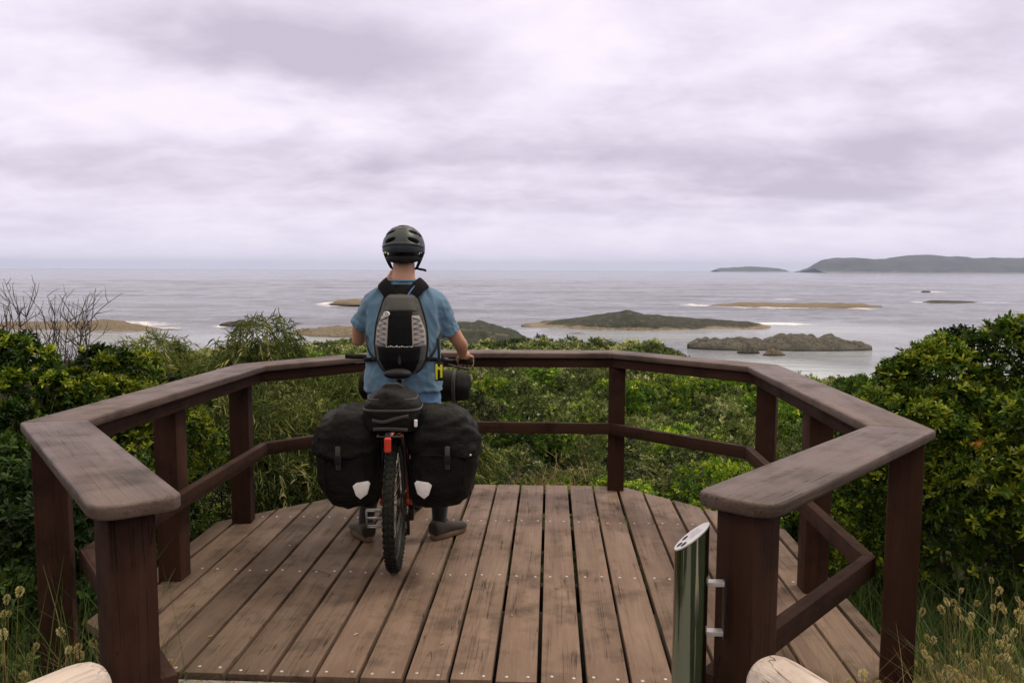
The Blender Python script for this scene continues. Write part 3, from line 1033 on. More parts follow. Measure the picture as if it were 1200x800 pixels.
# ------------------------------------------------------------------ timber railing
RC = [(-1.030, 1.955), (-1.905, 3.00), (-1.895, 5.03), (-1.04, 5.885), (0.480, 5.885), (1.335, 5.12), (1.330, 3.10), (0.470, 2.075)]
RZ = [1.012, 1.012, 0.990, 1.000, 1.008, 1.006, 1.010, 1.012]     # the old rail is not quite level


def offset_line(P, d):
    """Offset an open polyline sideways (positive = to its right), mitred."""
    out = []
    n = len(P)
    for i in range(n):
        ds = []
        if i > 0: ds.append((Vector(P[i]) - Vector(P[i - 1])).normalized())
        if i < n - 1: ds.append((Vector(P[i + 1]) - Vector(P[i])).normalized())
        ns = [Vector((q.y, -q.x)) for q in ds]
        if len(ns) == 1:
            o = ns[0] * d
        else:
            b = (ns[0] + ns[1]).normalized()
            o = b * (d / b.dot(ns[0]))
        out.append((P[i][0] + o.x, P[i][1] + o.y))
    return out


def strip(name, P, d0, d1, top, thick, mat, parent, bevel, seg=3, round_ends=False, ends=(0.0, 0.0)):
    """Mitred lengths of timber along polyline P between sideways offsets d0 and d1; top = height per point."""
    I = offset_line(P, d0); O = offset_line(P, d1)
    n = len(P)
    for k in range(n - 1):
        A, B = Vector(P[k]), Vector(P[k + 1])
        d = (B - A).normalized()
        L = (B - A).length
        g = 0.0009
        i0, i1, o0, o1 = Vector(I[k]), Vector(I[k + 1]), Vector(O[k]), Vector(O[k + 1])
        i0 += d * (g - (ends[0] if k == 0 else 0)); o0 += d * (g - (ends[0] if k == 0 else 0))
        i1 -= d * (g - (ends[1] if k == n - 2 else 0)); o1 -= d * (g - (ends[1] if k == n - 2 else 0))
        out = []

        def corner(p, q, r, rad):
            # rounded corner at q between p and r
            a = (p - q).normalized(); b = (r - q).normalized()
            for s in range(9):
                t = s / 8
                s0, s2 = q + a * rad, q + b * rad
                out.append((s0 * (1 - t) ** 2 + q * 2 * t * (1 - t) + s2 * t ** 2))
        if round_ends and k == 0:
            corner(o1, o0, i0, 0.085); corner(o0, i0, i1, 0.05)
            out += [i1, o1]
        elif round_ends and k == n - 2:
            out += [o0, i0]
            corner(i0, i1, o1, 0.05); corner(i1, o1, o0, 0.085)
        else:
            out = [i0, i1, o1, o0]
        mid = (A + B) / 2
        ang = math.atan2(d.y, d.x)
        Rm = Matrix.Rotation(-ang, 2)
        loc = [tuple(Rm @ (q - mid)) for q in out]
        z0, z1 = top[k], top[k + 1]
        zf = lambda x, y, z0=z0, z1=z1, L=L: z0 + (z1 - z0) * (x / L + 0.5)
        zb = lambda x, y, zf=zf: zf(x, y) - thick
        bm = bmesh.new()
        bm_prism(bm, loc, zf, zb, bevel, seg, both=True)
        o = obj(name, bm, mat, parent, smooth='auto')
        o.location = (mid.x, mid.y, 0)
        o.rotation_euler = (0, 0, ang)


def build_railing():
    t = thing('timber_railing', 'dark brown timber railing round the deck with a broad weathered handrail', 'railing')
    strip('handrail', RC, 0.108, -0.112, RZ, 0.040, M['cap'], t, 0.0095, 3, True)
    strip('rail_beam', RC[1:-1], 0.075, -0.055, [z - 0.0425 for z in RZ[1:-1]], 0.066, M['stain'], t, 0.005, 2, ends=(-0.06, -0.06))
    LC = [(-1.09, 2.01)] + RC[1:-1] + [(0.50, 2.11)]
    strip('lower_rail', LC, 0.108, 0.0605, [0.497] * 8, 0.078, M['stain'], t, 0.005, 2)
    PW = 0.118
    spots = [(-1.122, 2.045, 47), (-1.940, 3.02, 24), (-1.940, 4.005, 0), (-1.940, 4.955, 8), (-1.04, 5.885, 20), (0.487, 5.872, -4), (1.368, 5.12, -22),
             (1.330, 4.035, 0), (1.345, 3.075, -22), (0.535, 2.150, 42)]
    for x, y, r in spots:
        zb = gz(x, y) - 0.25
        # stand just under the beam
        zt = 0.9685 if y < 2.5 or y < 3.2 else 0.897
        bm = bmesh.new()
        bm_box(bm, (0, 0, (zt + zb) / 2), (PW, PW, zt - zb), bevel=0.005, seg=2)
        o = obj('post', bm, M['stain_z'], t, smooth='auto')
        o.location = (x, y, 0)
        o.rotation_euler = (0, 0, R(r))
    # bolts where the lower rail meets the far post
    for (x, y, z, r) in [(0.455, 5.776, 0.455, 0), (0.515, 5.772, 0.455, 40), (-1.795, 4.93, .455, 70), (1.232, 5.07, .455, -60), (1.232, 3.14, .455, -100)]:
        bm = bmesh.new()
        bm_lathe(bm, [(0.0, 0.006), (0.007, 0.006), (0.009, 0.003), (0.009, -0.004)], 10, Matrix.Rotation(R(90), 4, 'X'))
        o = obj('bolt_head', bm, M['black_metal'], t)
        o.location = (x, y, z); o.rotation_euler = (0, 0, R(r))


build_railing()


# ------------------------------------------------------------------ log rails beside the path
def build_logs():
    for (A, B, lab) in [((-1.10, 1.86, 0.580), (-1.72, 0.75, 0.55), 'bleached log rail end in front of the gap post furthest from the ash bin'),
                        ((0.515, 1.875, 0.635), (1.10, 0.75, 0.60), 'bleached log rail end in front of the post that carries the steel ash bin')]:
        A, B = Vector(A), Vector(B)
        d = (B - A).normalized()
        t = thing('log_rail', lab, 'log', (A.x, A.y, 0), 0, None)
        bm = bmesh.new()
        L = (B - A).length
        prof = [(0.0, -0.012), (0.03, -0.010), (0.052, -0.004), (0.064, 0.012), (0.070, 0.035)] + [(0.072 + 0.002 * math.sin(i * 1.7), 0.06 + i * (L - 0.06) / 14) for i in range(15)] + [(0, L)]
        bm_lathe(bm, prof, 28)
        rot = d.to_track_quat('X', 'Z').to_matrix().to_4x4() @ Matrix.Rotation(R(90), 4, 'Y')
        for v in bm.verts:
            v.co += Vector((v.co.x, v.co.y, 0)) * (0.05 * mnoise.noise(v.co * 9))
        o = obj('log', bm, M['log_z'], t)
        o.matrix_local = Matrix.Translation((0, 0, A.z)) @ rot
        # its own short support post, set back along the log
        q = (B - A) * 0.75
        bm = bmesh.new()
        bm_lathe(bm, [(0, 0), (0.06, 0), (0.066, 0.03), (0.066, 0.86), (0, 0.86)], 20)
        p = obj('support_post', bm, M['log_z'], t)
        p.location = (q.x, q.y, -0.30)


M['log_z'] = mat_wood('bleached round log', 2, (0.50, 0.42, 0.375), (0.66, 0.58, 0.53), (0.21, 0.16, 0.13), 1.0, (0.7, 0.9), 0.2, 0.05)
build_logs()


# ------------------------------------------------------------------ steel ash bin
def build_bin():
    bx, by, r = 0.376, 2.095, 0.0445
    t = thing('ash_bin', 'slim polished steel ash bin with slanted top bracketed to the timber post', 'ash bin', (bx, by, 0))
    seg = 48
    tilt = 0.92                                   # rise across the tube, lowest towards -x
    ztop = lambda x, y: 0.905 + (x * 0.90 - y * 0.12) * tilt
    bm = bmesh.new()
    rb = [bm.verts.new((r * math.cos(2 * math.pi * k / seg), r * math.sin(2 * math.pi * k / seg), -0.02)) for k in range(seg)]
    prev = rb
    for f in (0.33, 0.66, 1.0):
        ring = []
        for k in range(seg):
            x, y = r * math.cos(2 * math.pi * k / seg), r * math.sin(2 * math.pi * k / seg)
            ring.append(bm.verts.new((x, y, -0.02 + (ztop(x, y) - 0.004 + 0.02) * f)))
        for k in range(seg):
            bm.faces.new((prev[k], prev[(k + 1) % seg], ring[(k + 1) % seg], ring[k]))
        prev = ring
    bm.faces.new(rb[::-1])
    obj('tube', bm, M['steel'], t)
    # slanted plate
    zx, zy = 0.90 * tilt, -0.12 * tilt
    nrm = Vector((-zx, -zy, 1)).normalized()
    ex = Vector((0.99, -0.13, zx * 0.99 - zy * 0.13)).normalized()
    ey = nrm.cross(ex)
    C = Vector((0, 0, 0.905))
    sl = math.sqrt(1 + tilt * tilt * (0.86 ** 2 + 0.35 ** 2))
    bm = bmesh.new()
    top, bot = [], []
    for k in range(seg):
        x, y = r * 0.995 * math.cos(2 * math.pi * k / seg), r * 0.995 * math.sin(2 * math.pi * k / seg)
        top.append(bm.verts.new(Vector((x, y, ztop(x, y))) + nrm * 0.001))
        bot.append(bm.verts.new(Vector((x, y, ztop(x, y) - 0.003))))
    bm.faces.new(top); bm.faces.new(bot[::-1])
    for k in range(seg):
        bm.faces.new((top[k], bot[k], bot[(k + 1) % seg], top[(k + 1) % seg]))
    pl = obj('top_plate', bm, M['steel_face'], t, smooth=False)

    def on(u, v, h=0.0015):
        return C + ex * u + ey * v + nrm * h
    # round drop holes at the low end, their dark painted as flat black discs
    for (u, v, a) in [(-0.040, 0.0, 0.0085), (-0.027, -0.020, 0.0085), (-0.021, 0.019, 0.0085)]:
        bm = bmesh.new()
        vs = [bm.verts.new(on(u + a * 1.15 * math.cos(q * math.pi / 9), v + a * math.sin(q * math.pi / 9))) for q in range(18)]
        bm.faces.new(vs)
        obj('ash_hole', bm, M['black'], pl, smooth=False)
    # rows of small engraved marks
    bm = bmesh.new()
    rr = random.Random(5)
    for row, v0 in enumerate((-0.017, -0.006, 0.005, 0.016)):
        u = -0.006
        while u < 0.034 - 0.004 * row:
            w = rr.uniform(0.0012, 0.003)
            hgt = rr.uniform(0.003, 0.006)
            q = [on(u, v0, .0016), on(u + w * 0.5, v0, .0016), on(u + w * 0.5, v0 + hgt, .0016), on(u, v0 + hgt, .0016)]
            bm.faces.new([bm.verts.new(z) for z in q])
            u += w + 0.0014
    obj('engraving', bm, M['joist'], pl, smooth=False)
    for z in (0.775, 0.640):
        bm = bmesh.new()
        bm_box(bm, (0.060, 0.012, z), (0.060, 0.026, 0.012), bevel=0.002)
        obj('bracket', bm, M['bracket'], t, smooth='auto')
    bm = bmesh.new()
    bm_box(bm, (0.0905, 0.012, 0.7075), (0.005, 0.030, 0.165), bevel=0.001)
    obj('mounting_plate', bm, M['black_metal'], t, smooth='auto')  # black material paints the shadow lying on the plate


build_bin()


# ------------------------------------------------------------------ vegetation
def unit(v):
    return v / np.maximum(np.linalg.norm(v, axis=-1, keepdims=True), 1e-9)


def leaf_arrays(pos, axis, nrm, L, W, wide=0.6, curl=0.12, fold=0.12):
    """Folded leaves: two quads hinged at the midrib."""
    axis = unit(axis)
    nrm = unit(nrm - axis * np.sum(nrm * axis, -1, keepdims=True))
    side = np.cross(axis, nrm)
    L = L[:, None]; W = W[:, None]
    base = pos
    a1, a2 = (0.30, 0.68) if wide < 0.55 else (0.42, 0.80)
    w1, w2 = (0.5, 0.36) if wide < 0.55 else (0.40, 0.46)
    up = nrm * W * fold
    r1 = pos + axis * L * a1 + side * W * w1 + up
    l1 = pos + axis * L * a1 - side * W * w1 + up
    dr = nrm * L * curl
    r2 = pos + axis * L * a2 + side * W * w2 + up - dr * 0.4
    l2 = pos + axis * L * a2 - side * W * w2 + up - dr * 0.4
    tip = pos + axis * L - dr
    V = np.stack([base, r1, r2, tip, l2, l1], 1).reshape(-1, 3)
    i = np.arange(len(pos))[:, None] * 6
    Q = np.concatenate([i + np.array([[0, 1, 2, 3]]), i + np.array([[0, 3, 4, 5]])], 1).reshape(-1, 4)
    return V, Q


def rand_dirs(n, rng):
    return unit(rng.normal(size=(n, 3)))


def lobes_surface(lobes, n, rng, inner=0.62, floor=-0.45):
    """Points in the outer shell of a union of ellipsoid lobes with their outward directions."""
    C = np.array([l[:3] for l in lobes], float)
    Rd = np.array([(l[3], l[3], l[3] * 0.85) if len(l) == 4 else l[3:6] for l in lobes], float)
    area = Rd[:, 0] ** 1.5
    k = rng.choice(len(lobes), size=n * 2, p=area / area.sum())
    d = rand_dirs(n * 2, rng)
    d[:, 2] = np.where(d[:, 2] < floor, -d[:, 2], d[:, 2])
    s = inner + (1 - inner) * rng.random(n * 2) ** 0.55
    s *= 1 + 0.10 * rng.normal(size=n * 2)
    p = C[k] + d * Rd[k] * s[:, None]
    # drop most points buried inside other lobes
    q = np.min(np.linalg.norm((p[:, None, :] - C[None]) / Rd[None], axis=2), axis=1)
    keep = (q > 0.72) | (rng.random(n * 2) < 0.12)
    p, d = p[keep][:n], d[keep][:n]
    return p, d, k[keep][:n]


def lumpy(lobes, n, rng, r=(0.10, 0.19), zmin=-0.2):
    """Small clumps standing out from the big lobes."""
    out = list(lobes)
    big = list(lobes)
    for i in range(n):
        l = big[int(rng.integers(0, len(big)))]
        rr = np.array(l[3:6] if len(l) == 6 else (l[3],) * 3)
        d = unit(rng.normal(size=3))
        if d[2] < zmin: d[2] = -d[2]
        if d[1] > 0.3: d[1] = -d[1]
        c = np.array(l[:3]) + d * rr * rng.uniform(.88, 1.12)
        out.append((*c, float(rng.uniform(*r))))
    return out


def stems_bm(lobes, base, rng, rad=0.02, extra=2):
    bm = bmesh.new()
    for l in lobes:
        for e in range(1 + extra):
            c = np.array(l[:3]) + rng.normal(size=3) * np.array([.35, .35, .25]) * l[3]
            b = np.array(base) + rng.normal(size=3) * np.array([0.06, 0.06, 0])
            mid = b * 0.5 + c * 0.5 + rng.normal(size=3) * 0.06
            pts = spline([b, mid, c], 5)
            r0 = rad * rng.uniform(0.5, 1.0)
            bm_tube(bm, pts, list(np.linspace(r0, r0 * 0.3, len(pts))), 6)
    return bm


def rosettes(lobes, n, per, L, W, rng, inner=0.62, tipbias=0.5, spread=(25, 80), wide=0.6, up=0.45, curl=0.15, tips=0.25):
    p, d, lk = lobes_surface(lobes, n, rng, inner)
    g = unit(d * 0.75 + np.array([0, 0, up]) + rng.normal(size=d.shape) * 0.28)
    m = len(p)
    loff = rng.normal(0, .28, len(lobes))
    leaf_tone = np.clip(rng.normal(0.42, 0.17, m) + 0.10 * g[:, 2] + loff[lk], 0.0, 0.70)  # growth tint, with lobe offsets painting lighter and shaded clumps
    newg = rng.random(m) < tips * np.clip(0.3 + g[:, 2], 0, 1) * np.clip(1 + 3.0 * loff[lk], 0.1, 2)
    leaf_tone = np.where(newg, rng.uniform(0.74, 1.0, m), leaf_tone)
    P = np.repeat(p, per, 0); G = np.repeat(g, per, 0); T = np.repeat(leaf_tone, per)
    N = len(P)
    th = np.radians(rng.uniform(*spread, N))
    rnd = rand_dirs(N, rng)
    perp = unit(np.cross(G, rnd))
    ax = G * np.cos(th)[:, None] + perp * np.sin(th)[:, None]
    P = P - G * (rng.random(N)[:, None] * L * 0.9)
    ll = L * rng.uniform(0.65, 1.2, N)
    ww = W * rng.uniform(0.75, 1.2, N)
    V, Q = leaf_arrays(P, ax, G + rng.normal(size=G.shape) * 0.25, ll, ww, wide, curl)
    return V, Q, np.repeat(np.clip(T + rng.normal(0, 0.06, N), 0, 1), 2)


def willow(lobes, n, per, L, W, rng):
    """Drooping twigs set with long narrow leaves."""
    p, d, lk = lobes_surface(lobes, n, rng, 0.6)
    loff = rng.normal(0, .16, len(lobes))
    m = len(p)
    d = unit(d * np.array([1, 1, 0.6]) + rng.normal(size=d.shape) * 0.3)
    ln = rng.uniform(0.14, 0.34, m)
    tw = np.clip(rng.normal(0.45, 0.20, m) + loff[lk], 0, 0.72)
    tw = np.where(rng.random(m) < 0.13, rng.uniform(.78, 1, m), tw)
    P, A, T = [], [], []
    for k in range(per):
        t = (k + 0.5) / per
        q = p + d * (ln * t)[:, None] + np.array([0, 0, 1.0]) * (0.10 * t - 0.30 * t * t)[:, None].repeat(1, 1) if False else p + d * (ln * t)[:, None] + np.outer(0.10 * t - 0.32 * t * t * np.ones(m), [0, 0, 1.0]) * 1.0
        a = unit(d * (0.75 - 0.5 * t) + rng.normal(size=d.shape) * 0.42 + np.array([0, 0, -0.25 - 0.5 * t]))
        P.append(q); A.append(a); T.append(tw)
    P = np.concatenate(P); A = np.concatenate(A); T = np.concatenate(T)
    N = len(P)
    V, Q = leaf_arrays(P, A, rand_dirs(N, rng) + np.array([0, 0, 0.7]), L * rng.uniform(.7, 1.25, N), W * rng.uniform(.8, 1.2, N), 0.4, 0.18)
    return V, Q, np.repeat(np.clip(T + rng.normal(0, 0.08, N), 0, 1), 2)


def shrub(name, label, cat, loc, foliage, mat, stem_bm, group=None, blossom=None, stem_mat=None, rz=0.0):
    t = thing(name, label, cat, loc, rz, group)
    V, Q, T = foliage
    obj('foliage', np_mesh('foliage', V, Q, {'tint': T}), mat, t, smooth=False)
    if stem_bm is not None:
        obj('woody_stem', stem_bm, stem_mat or M['bark'], t)
    if blossom is not None:
        V, Q, T = blossom
        obj('blossom', np_mesh('blossom', V, Q, {'tint': T}), M['petal'], t, smooth=False)
    return t


def copy_thing(t, loc, rz, scale, label=None, group=None):
    c = t.copy(); COL.objects.link(c)
    c.location = loc; c.rotation_euler = (0, 0, rz); c.scale = (scale[0], scale[1], scale[2])
    if label: c['label'] = label
    if group: c['group'] = group
    for ch in list(t.children):
        k = ch.copy(); COL.objects.link(k); k.parent = c
    return c


def rnd_lobes(rng, R0, H, n):
    out = [(0, 0, H * 0.45, R0 * 0.75, R0 * 0.75, H * 0.5)]
    for i in range(n):
        a = rng.uniform(0, 2 * math.pi); r = R0 * rng.uniform(0.35, 0.75)
        s = R0 * rng.uniform(0.28, 0.5)
        out.append((r * math.cos(a), r * math.sin(a), H * rng.uniform(0.35, 0.78), s, s, s * rng.uniform(.7, 1.0)))
    return out


def build_named_plants():
    rng = np.random.default_rng(21)
    # big glossy bush beside the right of the deck
    bx, by = 2.85, 5.25
    g0 = gz(bx, by)
    lob = [(-0.62, -0.05, 0.62, .36), (-0.22, 0.15, 0.78, .40), (0.22, 0.0, 0.80, .42), (0.75, -0.1, 0.70, .50), (-0.15, -0.25, 0.32, .50), (0.45, -0.35, 0.30, .55),
           (-0.70, 0.1, 0.15, .42), (-0.3, -0.1, -0.05, .50), (0.4, -0.2, -0.1, .60), (1.1, -0.1, 0.1, .7), (0.9, -.2, -.3, .6), (-.1, .35, -.3, .6), (0.6, .4, 0.1, .8), (0.05, 0.3, 0.4, .6), (-0.6, 0.1, -0.25, .36), (1.35, 0, 0.75, .4),
           (-0.45, 0.05, 0.92, .20), (0.02, 0.05, 1.08, .22), (0.42, 0.05, 1.08, .20), (-0.85, 0.05, 0.42, .22)]
    lob = [(l[0], l[1], l[2] - g0, l[3]) for l in lob]
    lob = lumpy(lob, 90, rng, (.09, .19))
    fol = rosettes(lob, 9800, 10, 0.046, 0.0155, rng, 0.5, tips=0.42)
    shrub('coastal_bush', 'big dense glossy green bush rising against the sea, with one orange leaf', 'bush', (bx, by, g0), fol, M['leaf_gloss'], stems_bm(lob[:18], (0, 0.25, 0), rng, 0.018, 0))
    for x, y, top, r, lab in ((2.55, 6.85, .22, .65, 'dark rounded bush behind the big glossy bush, just outside the far corner of the railing'),
                              (4.1, 6.6, 1.0, 1.0, 'dark bush filling the gap low behind the big glossy bush')):
        h0 = gz(x, y); Hh = top - h0
        lb = lumpy([(0, 0, Hh * .5, r * .85, r * .8, Hh * .48), (-.4 * r, -.1, Hh * .55, r * .5), (.4 * r, -.1, Hh * .6, r * .5), (0, -.2, Hh * .3, r * .7)], 40, rng, (.10, .2))
        shrub('coastal_bush', lab, 'bush', (x, y, h0), rosettes(lb, 2600, 9, 0.056, 0.019, rng, 0.55, tips=0.2), M['leaf_gloss'], stems_bm(lb[:4], (0, 0, 0), rng, 0.018, 1))
    # one orange dying leaf cluster on it
    n = 7
    p = np.tile(np.array([[2.45, 4.72, 0.62]]), (n, 1)) + rng.normal(size=(n, 3)) * 0.008
    V, Q = leaf_arrays(p, rand_dirs(n, rng) * 0.6 + np.array([0, -.5, -.3]), rand_dirs(n, rng), np.full(n, .045), np.full(n, .022))
    m = mat_plain('orange dying leaf', (0.50, 0.24, 0.04), 0.6)
    o = obj('withered_leaf', np_mesh('withered_leaf', V - p[0], Q), m, bpy.data.objects['coastal_bush'], smooth=False)
    o.location = Vector(p[0]) - Vector((bx, by, g0))
    # bright bush behind the left railing
    bx, by = -2.92, 5.25
    g0 = gz(bx, by)
    lob = [(-0.05, 0, 0.62, .36), (0.32, 0.05, 0.50, .30), (-0.38, 0.1, 0.42, .32), (0.12, -0.15, 0.30, .40), (0.5, 0.1, 0.28, .30), (-0.3, -0.2, 0.10, .40), (0.2, -0.1, -0.1, .5), (-0.2, 0, -0.3, .5),
           (0.05, 0, 0.86, .17), (0.27, 0.02, 0.74, .15), (0.52, 0, .52, .15)]
    lob = [(l[0], l[1], l[2] - g0, l[3]) for l in lob]
    lob = lumpy(lob, 45, rng, (.07, .14))
    fol = rosettes(lob, 2900, 11, 0.042, 0.0150, rng, 0.55, tips=0.50)
    shrub('coastal_bush', 'bright lime tipped rounded bush just above the handrail corner, under the bare twigs', 'bush', (bx, by, g0), fol, M['leaf_tip'], stems_bm(lob[:14], (0, 0, 0), rng, 0.016, 1))
    bx, by = -3.42, 5.0
    g0 = gz(bx, by)
    lob = [(0.05, 0, 0.80, .30), (-0.25, 0, 0.85, .32), (0.15, -0.1, 0.55, .32), (-0.1, -0.2, 0.35, .45), (0.2, -0.2, 0.05, .5), (-0.3, -.1, -.2, .6), (0.1, 0, 1.0, .16)]
    lob = [(l[0], l[1], l[2] - g0, l[3]) for l in lob]
    lob = lumpy(lob, 40, rng, (.07, .14))
    fol = rosettes(lob, 2400, 11, 0.044, 0.0155, rng, 0.55, tips=0.36)
    shrub('coastal_bush', 'taller lime tipped bush in front of the leafless twiggy shrub', 'bush', (bx, by, g0), fol, M['leaf_tip'], stems_bm(lob[:14], (0, 0, 0), rng, 0.016, 1))
    bx, by = -2.72, 4.0
    g0 = gz(bx, by)
    lob = [(0, 0, 0.25, .36), (-0.3, 0.1, 0.35, .4), (0.2, 0.15, -0.05, .34), (-0.1, -0.2, -0.1, .42), (-0.4, 0, -0.1, .5), (0.15, .5, 0.05, .4), (0.0, 0.7, 0.2, .35)]
    lob = [(l[0], l[1], l[2] - g0, l[3]) for l in lob]
    fol = rosettes(lob, 1500, 10, 0.06, 0.019, rng, 0.5, tips=0.05)
    shrub('coastal_bush', 'dark low bush in the shade outside the handrail corner, below the lime tipped bushes', 'bush', (bx, by, g0), fol, M['leaf_shade'], stems_bm(lob[:14], (0, 0, 0), rng, 0.016, 1))
    # willow leaved shrubs behind the left railing
    spec = [(-3.02, 8.3, 1.03, 0.72, 'tall willow leaved shrub that rises highest above the handrail beside the tan shelf'),
            (-4.15, 8.4, 0.82, 0.65, 'olive willow leaved shrub between the lime bush and the tallest willow leaved one'),
            (-2.05, 8.6, 0.62, 0.60, 'low willow leaved shrub just above the handrail next to the blue shirt'),
            (-2.60, 6.55, 0.45, 0.62, 'narrow leaved shrub filling the gap between the two posts of the side railing'),
            (-1.95, 6.9, 0.35, 0.60, 'narrow leaved shrub with pale dead twigs behind the rail next to the pannier'),
            (-3.25, 6.6, 0.55, 0.60, 'narrow leaved shrub hidden behind the bright bush and the side handrail'),
            (-1.15, 7.2, 0.15, 0.60, 'narrow leaved shrub half hidden behind the pannier and the cyclist')]
    for x, y, top, r, lab in spec:
        g0 = gz(x, y); H = top - g0
        lob = [(0, 0, H * 0.5, r * 0.8, r * 0.8, H * 0.45)]
        for i in range(7):
            a = rng.uniform(0, 6.28); q = r * rng.uniform(.3, .7); s = r * rng.uniform(.35, .5)
            lob.append((q * math.cos(a), q * math.sin(a), H * rng.uniform(.45, .82), s, s, s * .9))
        lob.append((rng.uniform(-.2, .2), 0, H - 0.18, .28, .28, .2))
        fol = willow(lob, 950, 9, 0.095, 0.011, rng)
        shrub('willow_shrub', lab, 'shrub', (x, y, g0), fol, M['leaf_willow'], stems_bm(lob[:14], (0, 0, 0), rng, 0.016, 1))
    # bare twiggy shrub against the sea, and pale dead twigs
    def twigs(name, lab, x, y, h, spread, n, lean, mat):
        bm = bmesh.new()
        g0 = gz(x, y)
        for i in range(n):
            a = rng.uniform(0, 6.28)
            b = np.array([rng.normal() * .08, rng.normal() * .08, 0])
            hh = h * rng.uniform(.7, 1.05)
            tip = np.array([math.cos(a) * spread * rng.uniform(.2, 1) + lean, math.sin(a) * spread * .6, hh])
            mid = b * .45 + tip * .55 + np.array([rng.normal() * .08, rng.normal() * .08, 0.05])
            pts = spline([b, mid, tip], 6)
            bm_tube(bm, pts, list(np.linspace(.0085, .0022, len(pts))), 5)
            for k in range(9):
                s = pts[rng.integers(5, len(pts) - 1)]
                e = s + np.array([rng.normal() * .13, rng.normal() * .1, rng.uniform(.10, .32)])
                mm = (s + e) / 2 + rng.normal(size=3) * .025
                q = spline([s, mm, e], 3)
                bm_tube(bm, q, list(np.linspace(.0048, .0018, len(q))), 4)
                for w in range(2):
                    s2 = q[rng.integers(2, len(q))]
                    e2 = s2 + np.array([rng.normal() * .06, rng.normal() * .05, rng.uniform(.04, .13)])
                    bm_tube(bm, [s2, (s2 + e2) / 2 + rng.normal(size=3) * .01, e2], [.0028, .0022, .0014], 3)
        t = thing(name, lab, 'bare shrub', (x, y, g0))
        obj('branch', bm, mat, t)
    twigs('bare_shrub', 'leafless reddish twiggy shrub standing up against the sea and surf', -4.05, 6.2, 2.40, .48, 46, .0, M['twig'])
    twigs('bare_shrub', 'sparse leafless twigs poking up between the lime bush and the willow leaved shrubs', -3.35, 6.3, 1.72, .35, 5, .1, M['twig'])
    twigs('bare_shrub', 'pale dead twigs sticking out low behind the rail next to the pannier', -1.42, 6.35, 1.05, .45, 6, .15, M['straw'])
    twigs('bare_shrub', 'fine grey dead twigs rising just behind the handrail next to the big glossy bush', 2.9, 8.3, 1.35, .55, 9, 0, M['twig'])
    twigs('bare_shrub', 'tangle of pale dead branches low in the heath beyond the lower rail and right pannier', 0.1, 7.6, .75, .55, 7, 0, M['straw'])


build_named_plants()


